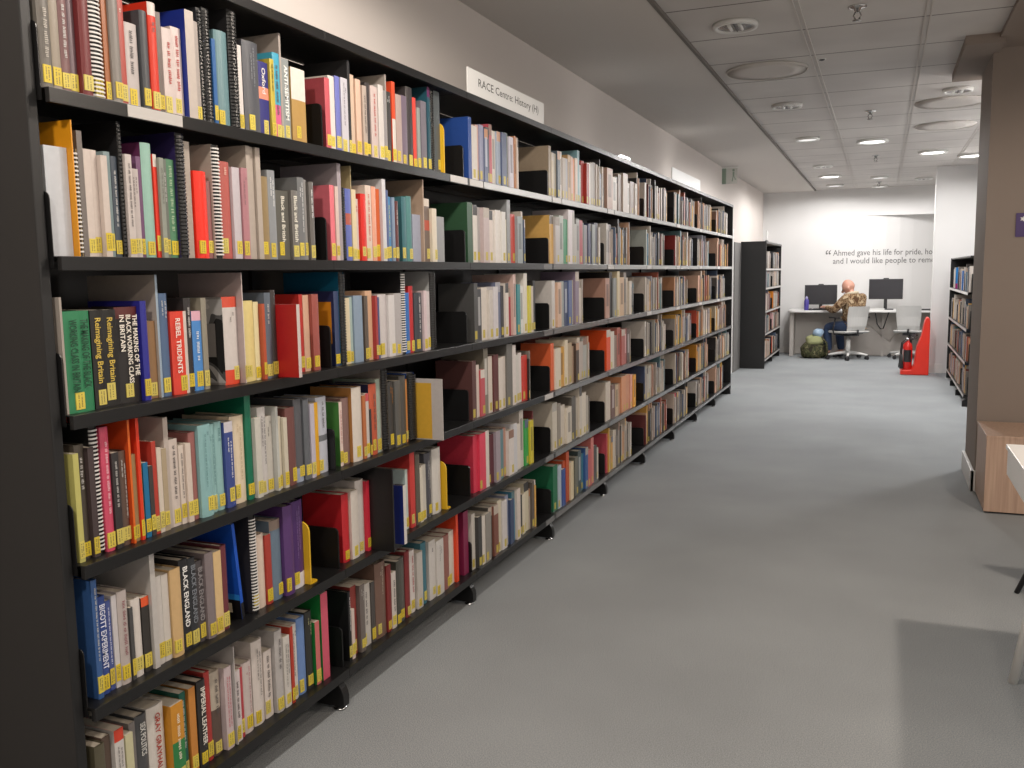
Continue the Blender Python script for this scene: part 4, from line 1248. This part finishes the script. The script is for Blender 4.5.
# ------------------------------------------------------------------ backpack and bag by the man's feet
bp_ = empty('backpack', (0.57, 13.70, 0), 'camouflage backpack slumped on the floor below the desk', 'backpack')
def blob(center, rad, seed, amp, nu=20, nv=14, flat=0.0):
    rn = random.Random(seed); ph = [rn.uniform(0, 6) for _ in range(6)]
    m = MB(); vs = []; fs = []
    for j in range(nv + 1):
        th = PI * j / nv
        for i in range(nu):
            p = 2 * PI * i / nu
            k = 1 + amp * (math.sin(3 * p + ph[0]) * math.sin(2 * th + ph[1]) + 0.6 * math.sin(5 * p + ph[2] + 2 * th) + 0.5 * math.sin(7 * th + ph[3] + p))
            x, y, z = math.sin(th) * math.cos(p), math.sin(th) * math.sin(p), math.cos(th)
            x = math.copysign(abs(x) ** 0.85, x); y = math.copysign(abs(y) ** 0.85, y)
            vs.append((center[0] + rad[0] * x * k, center[1] + rad[1] * y * k, max(flat, center[2] + rad[2] * z * k)))
    for j in range(nv):
        for i in range(nu):
            l = (i + 1) % nu
            fs.append((j * nu + i, j * nu + l, (j + 1) * nu + l, (j + 1) * nu + i))
    m.faces(vs, fs, None, True); return m
M['camo_bag'] = camo_mat('camouflage_nylon', [(0.035, 0.032, 0.022), (0.10, 0.10, 0.05), (0.05, 0.055, 0.03), (0.20, 0.18, 0.10)], 14)
blob((0, 0, 0.12), (0.205, 0.15, 0.145), 1, 0.05, flat=0.001).build('body', M['camo_bag'], bp_)
blob((-0.02, -0.12, 0.09), (0.12, 0.06, 0.075), 2, 0.05, flat=0.002).build('front_pocket', M['camo_bag'], bp_)
blob((0.02, 0.0, 0.27), (0.135, 0.115, 0.095), 3, 0.08).build('top_flap', mat('light_green_cloth', (0.36, 0.38, 0.19), 0.9, noise=0.25, nscale=15), bp_)
m = MB(); m.tube([(0.12, -0.03, 0.33), (0.20, -0.10, 0.25), (0.215, -0.12, 0.12), (0.19, -0.12, 0.01)], [0.016, 0.018, 0.018, 0.014], 8); m.build('strap', M['camo_bag'], bp_)
pb = blob((0, 0, 0), (0.085, 0.07, 0.065), 8, 0.10, 16, 10, -1.0).build('plastic_bag', mat('pale_blue_plastic', (0.36, 0.50, 0.66), 0.3))
pb.location = (0.64, 13.68, 0.40)
tag(pb, 'crumpled pale blue plastic bag lying on top of the backpack', 'bag')

# ------------------------------------------------------------------ the seated man
def skin_obj(name, pts, edges, rootk, mt, parent=None, sub=2):
    keys = list(pts); idx = {k: i for i, k in enumerate(keys)}
    me = bpy.data.meshes.new(name)
    me.from_pydata([pts[k][0] for k in keys], [(idx[a], idx[b]) for a, b in edges], [])
    me.materials.append(mt)
    o = bpy.data.objects.new(name, me); COL.objects.link(o)
    sk = o.modifiers.new('skin', 'SKIN'); sk.use_smooth_shade = True
    sv = me.skin_vertices[0].data
    for k in keys:
        r_ = pts[k][1]; sv[idx[k]].radius = r_ if isinstance(r_, tuple) else (r_, r_)
        sv[idx[k]].use_root = (k == rootk)
    ss_ = o.modifiers.new('smooth', 'SUBSURF'); ss_.levels = sub; ss_.render_levels = sub
    if parent is not None: o.parent = parent
    return o
man = empty('person', (1.145, 13.62, 0), 'bald person in camouflage jacket and jeans sitting at the desk, facing left', 'person', rz=R(50))
skin = mat('skin', (0.50, 0.26, 0.19), 0.5, noise=0.12, nscale=12)
P = {'hip': ((0, -0.02, 0.53), 0.09), 'waist': ((0, -0.03, 0.68), 0.07), 'chest': ((0, -0.025, 0.86), 0.07), 'neck0': ((0, 0.0, 0.98), 0.06), 'neck': ((0, 0.05, 1.035), 0.056), 'nape': ((0, 0.075, 1.075), 0.05)}
E_ = [('hip', 'waist'), ('waist', 'chest'), ('chest', 'neck0'), ('neck0', 'neck'), ('neck', 'nape')]
for s_, n in ((-1, 'l'), (1, 'r')):
    P['sh' + n] = ((s_ * 0.175, -0.01, 0.945), 0.050); P['el' + n] = ((s_ * 0.27, 0.12, 0.765), 0.040)
    P['wr' + n] = ((s_ * 0.15, 0.40, 0.80), 0.028); P['pa' + n] = ((s_ * 0.13, 0.455, 0.802), 0.03)
    E_ += [('chest', 'sh' + n), ('sh' + n, 'el' + n), ('el' + n, 'wr' + n), ('wr' + n, 'pa' + n)]
    for k, (dx, L, dz) in enumerate(((-0.030, 0.062, -0.012), (-0.010, 0.074, -0.013), (0.011, 0.070, -0.015), (0.030, 0.054, -0.016))):
        P['f%d%sa' % (k, n)] = ((s_ * 0.13 + dx, 0.455 + L * 0.62, 0.806), 0.0095); P['f%d%sb' % (k, n)] = ((s_ * 0.13 + dx, 0.455 + L, 0.797 + dz), 0.008)
        E_ += [('pa' + n, 'f%d%sa' % (k, n)), ('f%d%sa' % (k, n), 'f%d%sb' % (k, n))]
    P['th' + n + 'a'] = ((s_ * 0.13 - s_ * 0.045, 0.455, 0.795), 0.0105); P['th' + n + 'b'] = ((s_ * 0.13 - s_ * 0.055, 0.49, 0.787), 0.009)
    E_ += [('wr' + n, 'th' + n + 'a'), ('th' + n + 'a', 'th' + n + 'b')]
    P['tg' + n] = ((s_ * 0.10, 0.02, 0.515), 0.075); P['kn' + n] = ((s_ * 0.13, 0.38, 0.50), 0.055); P['an' + n] = ((s_ * 0.14, 0.33, 0.10), 0.036); P['to' + n] = ((s_ * 0.15, 0.47, 0.045), 0.03)
    E_ += [('hip', 'tg' + n), ('tg' + n, 'kn' + n), ('kn' + n, 'an' + n), ('an' + n, 'to' + n)]
tmp = skin_obj('body_frame', P, E_, 'hip', skin)
dg = bpy.context.evaluated_depsgraph_get(); dg.update()
ev = bpy.data.meshes.new_from_object(tmp.evaluated_get(dg))
hb = MB(); hb.faces([tuple(v.co) for v in ev.vertices], [tuple(p.vertices) for p in ev.polygons], None, True)
bpy.data.objects.remove(tmp)
# head: cranium, jaw, nose, brow and ears, tipped forwards and then fused with the neck
HM = Matrix.Translation((0, 0.085, 1.095)) @ Matrix.Rotation(R(30), 4, 'Z') @ Matrix.Rotation(R(-22), 4, 'X')
def ell(c, r_, nu=20, nv=14, shape=None):
    vs = []; fs = []
    for j in range(nv + 1):
        th = PI * j / nv
        for i in range(nu):
            p = 2 * PI * i / nu
            x, y, z = r_[0] * math.sin(th) * math.cos(p), r_[1] * math.sin(th) * math.sin(p), r_[2] * math.cos(th)
            if shape: x, y, z = shape(x, y, z)
            vs.append(tuple(HM @ Vector((c[0] + x, c[1] + y, c[2] + z))))
    for j in range(nv):
        for i in range(nu):
            l = (i + 1) % nu; fs.append((j * nu + i, j * nu + l, (j + 1) * nu + l, (j + 1) * nu + i))
    hb.faces(vs, fs, None, True)
def headshape(x, y, z):
    if z < 0: k = 1 + 0.38 * z / 0.122; x *= k; y = y * (1 + 0.30 * z / 0.122) + (0.16 * -z)
    return x, y, z
ell((0, 0, 0.02), (0.078, 0.098, 0.122), shape=headshape)
ell((0, 0.108, -0.012), (0.014, 0.02, 0.024), 10, 8)
ell((0, 0.090, 0.025), (0.05, 0.012, 0.010), 10, 8)
ell((0, 0.088, -0.075), (0.026, 0.016, 0.016), 10, 8)
for s_ in (-1, 1): ell((s_ * 0.080, -0.005, 0.0), (0.012, 0.022, 0.033), 10, 8)
bo = hb.build('body', skin, man)
rm = bo.modifiers.new('fuse', 'REMESH'); rm.mode = 'VOXEL'; rm.voxel_size = 0.007; rm.use_smooth_shade = True
camo = camo_mat('desert_camouflage_cloth', [(0.10, 0.055, 0.03), (0.36, 0.25, 0.15), (0.16, 0.10, 0.055), (0.46, 0.36, 0.24)], 13)
J = {'low': ((0, 0.06, 0.535), (0.17, 0.13)), 'hem': ((0, -0.02, 0.57), (0.175, 0.145)), 'waist': ((0, -0.05, 0.66), 0.145), 'chest': ((0, -0.045, 0.85), 0.165), 'col': ((0, 0.0, 0.975), 0.095)}
JE = [('low', 'hem'), ('hem', 'waist'), ('waist', 'chest'), ('chest', 'col')]
for s_, n in ((-1, 'l'), (1, 'r')):
    J['sh' + n] = ((s_ * 0.175, -0.01, 0.945), 0.085); J['ua' + n] = ((s_ * 0.235, 0.05, 0.86), 0.07); J['el' + n] = ((s_ * 0.27, 0.12, 0.765), 0.062); J['fa' + n] = ((s_ * 0.21, 0.26, 0.775), 0.052); J['cu' + n] = ((s_ * 0.155, 0.385, 0.802), 0.042)
    JE += [('chest', 'sh' + n), ('sh' + n, 'ua' + n), ('ua' + n, 'el' + n), ('el' + n, 'fa' + n), ('fa' + n, 'cu' + n)]
jk = skin_obj('jacket', J, JE, 'waist', camo, man)
m = MB()
ring = [(0.082 * math.cos(2 * PI * k / 14), 0.02 + 0.075 * math.sin(2 * PI * k / 14), 1.015 + 0.018 * math.sin(2 * PI * k / 14) * -1) for k in range(15)]
m.tube(ring, 0.022, 8, caps=False); m.build('collar', mat('cream_collar_cloth', (0.52, 0.45, 0.34), 0.9), man)
denim = mat('dark_blue_denim', (0.025, 0.045, 0.10), 0.85, noise=0.2, nscale=30)
T = {'hip': ((0, -0.03, 0.52), 0.115)}; TE = []
for s_, n in ((-1, 'l'), (1, 'r')):
    T['tg' + n] = ((s_ * 0.10, 0.03, 0.515), 0.095); T['kn' + n] = ((s_ * 0.13, 0.375, 0.50), 0.074); T['ca' + n] = ((s_ * 0.135, 0.365, 0.32), 0.068); T['an' + n] = ((s_ * 0.14, 0.33, 0.10), 0.056)
    TE += [('hip', 'tg' + n), ('tg' + n, 'kn' + n), ('kn' + n, 'ca' + n), ('ca' + n, 'an' + n)]
    m = skin_obj('shoe', {'a': ((s_ * 0.14, 0.30, 0.05), 0.042), 'b': ((s_ * 0.145, 0.40, 0.042), 0.044), 'c': ((s_ * 0.155, 0.50, 0.036), 0.036)}, [('a', 'b'), ('b', 'c')], 'a', M['dark'], man)
skin_obj('jeans', T, TE, 'hip', denim, man)
for s_ in (-1, 1):
    c = HM @ Vector((s_ * 0.032, 0.090, 0.008))
    m = MB(); m.lathe([(0.0, -0.011), (0.008, -0.007), (0.011, 0.0), (0.008, 0.007), (0.0, 0.011)], tuple(c), 10); m.build('eye', M['dark'], man)
m = MB(); m.tube([HM @ Vector(q) for q in ((-0.022, 0.094, -0.050), (0, 0.101, -0.052), (0.022, 0.094, -0.050))], 0.005, 6); m.build('mouth', mat('lips', (0.36, 0.13, 0.11), 0.5), man)

# ------------------------------------------------------------------ ceiling fittings
M['reflector'] = mat('downlight_reflector', (0.35, 0.34, 0.33), 0.25, metal=1.0)
def downlight(x, y, state, label, r=0.115):
    root = empty('downlight', (x, y, CEIL), label, 'ceiling light', 'round downlights in the ceiling')
    m = MB(); m.lathe([(r * 0.80, 0.012), (r * 0.82, -0.006), (r, -0.008), (r * 1.03, 0.004), (r * 1.03, 0.0175)], seg=32); m.build('trim_ring', M['whiteplastic'], root)
    if state == 'off':
        m = MB(); m.lathe([(r * 0.80, 0.0), (r * 0.62, 0.010), (r * 0.45, 0.0165), (0.0, 0.017)], seg=28); m.build('reflector', M['reflector'], root)
        for k in (-1, 1):
            m = MB(); m.tube([(k * 0.028, -0.06, 0.004), (k * 0.028, 0.06, 0.004)], 0.011, 8); m.build('lamp_tube', M['whiteplastic'], root)
        m = MB(); m.box(-0.004, 0.004, -r * 0.74, r * 0.74, -0.004, 0.013); m.build('cross_blade', M['dark'], root)
    else:
        m = MB(); m.lathe([(r * 0.80, 0.002), (r * 0.5, -0.003), (0.0, -0.005)], seg=28); m.build('diffuser', M['lamp_on'] if state == 'on' else M['lamp_dim'], root)
    return root
downlight(0.79, 3.72, 'off', 'unlit round downlight nearest the camera, beside the plain ceiling strip')
downlight(0.81, 6.32, 'off', 'unlit round downlight just beyond the large round ceiling disc')
downlight(0.82, 8.34, 'dim', 'faintly glowing downlight in the left row, third from the camera')
downlight(0.815, 10.95, 'off', 'unlit small downlight, fourth from the camera in the left row')
downlight(1.42, 8.82, 'on', 'brightly lit downlight in the middle row, nearest of the lit ones', 0.15)
downlight(2.04, 10.1, 'on', 'brightly lit downlight in the right row, left of the one half hidden by the column', 0.15)
downlight(2.48, 10.66, 'on', 'brightly lit downlight at far right, partly behind the beige column', 0.15)
downlight(0.83, 12.31, 'on', 'brightly lit downlight in the left row near the back wall', 0.15)
downlight(0.826, 13.81, 'dim', 'faint downlight at the far end of the left row', 0.13)
downlight(1.465, 12.84, 'dim', 'faint downlight in the middle row, just before the farthest sprinkler')
downlight(1.47, 14.35, 'dim', 'farthest faint downlight in the middle row, close to the back wall')
downlight(2.07, 13.36, 'off', 'unlit downlight near the bulkhead over the empty chair')
downlight(2.03, 6.23, 'off', 'unlit downlight in the right row beside the beige ceiling panel', 0.10)
def ceiling_disc(x, y, label, r=0.262):
    root = empty('ceiling_disc', (x, y, CEIL), label, 'ceiling panel', 'large round ceiling discs')
    m = MB(); m.lathe([(r * 0.97, 0.0175), (r * 0.972, 0.006), (r * 0.985, 0.003), (r, 0.006), (r, 0.0175)], seg=48); m.build('rim', M['ceil'], root)
    m = MB(); m.lathe([(r * 0.97, 0.008), (r * 0.6, 0.006), (0.0, 0.005)], seg=48); m.build('disc', M['ceil'], root)
ceiling_disc(0.81, 4.96, 'large round disc in the ceiling, nearest the camera, left row')
ceiling_disc(2.01, 6.79, 'large round disc in the right ceiling row, nearer of the two')
ceiling_disc(2.05, 8.08, 'large round disc in the right ceiling row, farther of the two')
def sprinkler(x, y, label):
    root = empty('sprinkler', (x, y, CEIL + 0.018), label, 'sprinkler', 'ceiling sprinklers')
    m = MB(); m.lathe([(0.045, 0.0), (0.045, -0.006), (0.02, -0.012), (0.012, -0.03), (0.0, -0.031)], seg=18); m.build('escutcheon', M['chrome'], root)
    m = MB()
    for s_ in (-1, 1): m.tube([(s_ * 0.010, 0, -0.028), (s_ * 0.018, 0, -0.045), (s_ * 0.006, 0, -0.066)], 0.004, 6)
    m.build('frame', M['reflector'], root)
    m = MB(); m.lathe([(0.0, -0.064), (0.022, -0.066), (0.024, -0.07), (0.0, -0.072)], seg=14); m.build('deflector', M['reflector'], root)
sprinkler(1.40, 3.66, 'ceiling sprinkler nearest the camera')
sprinkler(1.42, 6.94, 'ceiling sprinkler second from the camera, before the lit downlights')
sprinkler(1.44, 10.18, 'ceiling sprinkler third from the camera, behind the first lit downlight')
sprinkler(1.46, 13.66, 'farthest ceiling sprinkler, close to the back wall')
sn = empty('ceiling_sensor', (1.165, 4.79, CEIL + 0.018), 'tiny dark sensor in the ceiling right of the nearest round disc', 'sensor')
m = MB(); m.lathe([(0.018, 0.0), (0.018, -0.006), (0.008, -0.010), (0.0, -0.0105)], seg=14); m.build('body', M['dark'], sn)
m = MB(); m.lathe([(0.025, 0.0), (0.025, -0.003), (0.018, -0.004)], seg=16); m.build('ring', M['whiteplastic'], sn)

ex = empty('exit_sign', (WX, 10.3, 2.47), 'clear green edged exit sign projecting from the left wall below the ceiling', 'sign')
M['green'] = mat('translucent_green_plastic', (0.24, 0.32, 0.25), 0.4)
m = MB(); m.box(0.0, 0.05, -0.006, 0.006, 0.0, 0.2); m.build('green_end', M['green'], ex)
m = MB(); m.box(0.05, 0.185, -0.003, 0.003, 0.0, 0.19); m.build('panel', mat('clear_acrylic', (0.62, 0.62, 0.58), 0.25), ex)
m = MB(); m.box(0.0, 0.19, -0.02, 0.02, 0.19, 0.208); m.build('top_rail', M['whiteplastic'], ex)
m = MB()
y_ = -0.0045
m.prism([(0.14 + 0.016 * math.cos(2 * PI * k / 10), 0.165 + 0.016 * math.sin(2 * PI * k / 10)) for k in range(10)], y_, -0.003, 'y')
m.prism([(0.128, 0.145), (0.152, 0.145), (0.150, 0.09), (0.130, 0.09)], y_, -0.003, 'y')
m.prism([(0.130, 0.09), (0.142, 0.09), (0.132, 0.03), (0.118, 0.03)], y_, -0.003, 'y')
m.prism([(0.142, 0.09), (0.150, 0.09), (0.172, 0.05), (0.160, 0.045)], y_, -0.003, 'y')
m.build('running_figure', M['green'], ex)

# ------------------------------------------------------------------ right foreground
bx_ = empty('wooden_box', (2.13, 4.27, 0), 'pale wood laminate box standing against the beige column', 'box')
m = MB(); m.box(0.0, 0.95, 0.0, 0.018, 0.012, 0.432); m.build('front_panel', M['wood'], bx_, bevel=0.001)
m = MB(); m.box(0.0, 0.018, 0.0185, 0.53, 0.012, 0.432); m.build('side_panel', M['wood'], bx_, bevel=0.001)
m = MB(); m.box(0.932, 0.95, 0.0185, 0.53, 0.012, 0.432); m.build('side_panel', M['wood'], bx_)
m = MB(); m.box(-0.002, 0.952, -0.002, 0.532, 0.4322, 0.448); m.build('top', M['wood'], bx_, bevel=0.0015)
m = MB(); m.box(0.03, 0.92, 0.03, 0.5, 0.0, 0.012); m.build('plinth', M['dark'], bx_)
sg = empty('wall_sign', (2.285, 4.828, 1.566), 'small purple sign on the beige column at the right edge', 'sign')
m = MB(); m.box(0.0, 0.14, -0.006, 0.0, 0.0, 0.14); m.build('sign_plate', mat('purple_sign_vinyl', (0.05, 0.022, 0.13), 0.5), sg)
m = MB(); m.prism([(0.036 + 0.05 * (1 if k % 2 == 0 else 0.45) * math.cos(k * PI / 5) * 0.35, 0.105 + 0.05 * 0.35 * (1 if k % 2 == 0 else 0.45) * math.sin(k * PI / 5)) for k in range(10)], -0.0075, -0.006, 'y'); m.build('emblem', M['white'], sg)

tb = empty('table', (2.0, 2.347, 0), 'white table with deep apron cut by the right edge of the picture', 'table')
m = MB(); m.box(0.0, 1.3, -1.35, 0.0, 0.722, 0.74); m.build('tabletop', M['white'], tb, bevel=0.002)
m = MB(); m.box(0.006, 1.29, -1.34, -0.006, 0.627, 0.7218); m.build('apron', M['white'], tb, bevel=0.002)
for (tx, ty, bx0, by0) in ((0.115, -0.40, 0.006, -0.42), (0.115, -1.28, 0.01, -1.33), (1.2, -0.34, 1.25, -0.30), (1.2, -1.28, 1.25, -1.33)):
    m = MB(); m.tube([(tx, ty, 0.63), (bx0, by0, 0.0)], [0.022, 0.015], 10); m.build('leg', M['whiteplastic'], tb)
# chair at the end of that table; only one dark leg reaches into the picture
ch = empty('side_chair', (2.40, 2.72, 0), 'dark legged chair behind the white table, only one slanting leg in view', 'chair')
m = MB(); m.box(-0.12, 0.30, -0.20, 0.20, 0.43, 0.45); m.build('seat', M['dark'], ch, bevel=0.006)
m = MB(); m.box(-0.10, 0.28, 0.19, 0.215, 0.55, 0.82); m.build('backrest', M['dark'], ch, bevel=0.006)
for (a_, b_) in (((-0.10, 0.17), (-0.268, 0.17)), ((0.28, 0.17), (0.40, 0.17)), ((-0.10, -0.17), (-0.16, -0.2)), ((0.28, -0.17), (0.40, -0.2))):
    m = MB(); m.tube([(a_[0], a_[1], 0.432), (b_[0], b_[1], 0.0)], [0.013, 0.011], 8); m.build('leg', M['dark'], ch)
m = MB(); m.tube([(-0.09, 0.19, 0.44), (-0.08, 0.205, 0.6)], 0.011, 8); m.tube([(0.27, 0.19, 0.44), (0.26, 0.205, 0.6)], 0.011, 8); m.build('back_frame', M['dark'], ch)
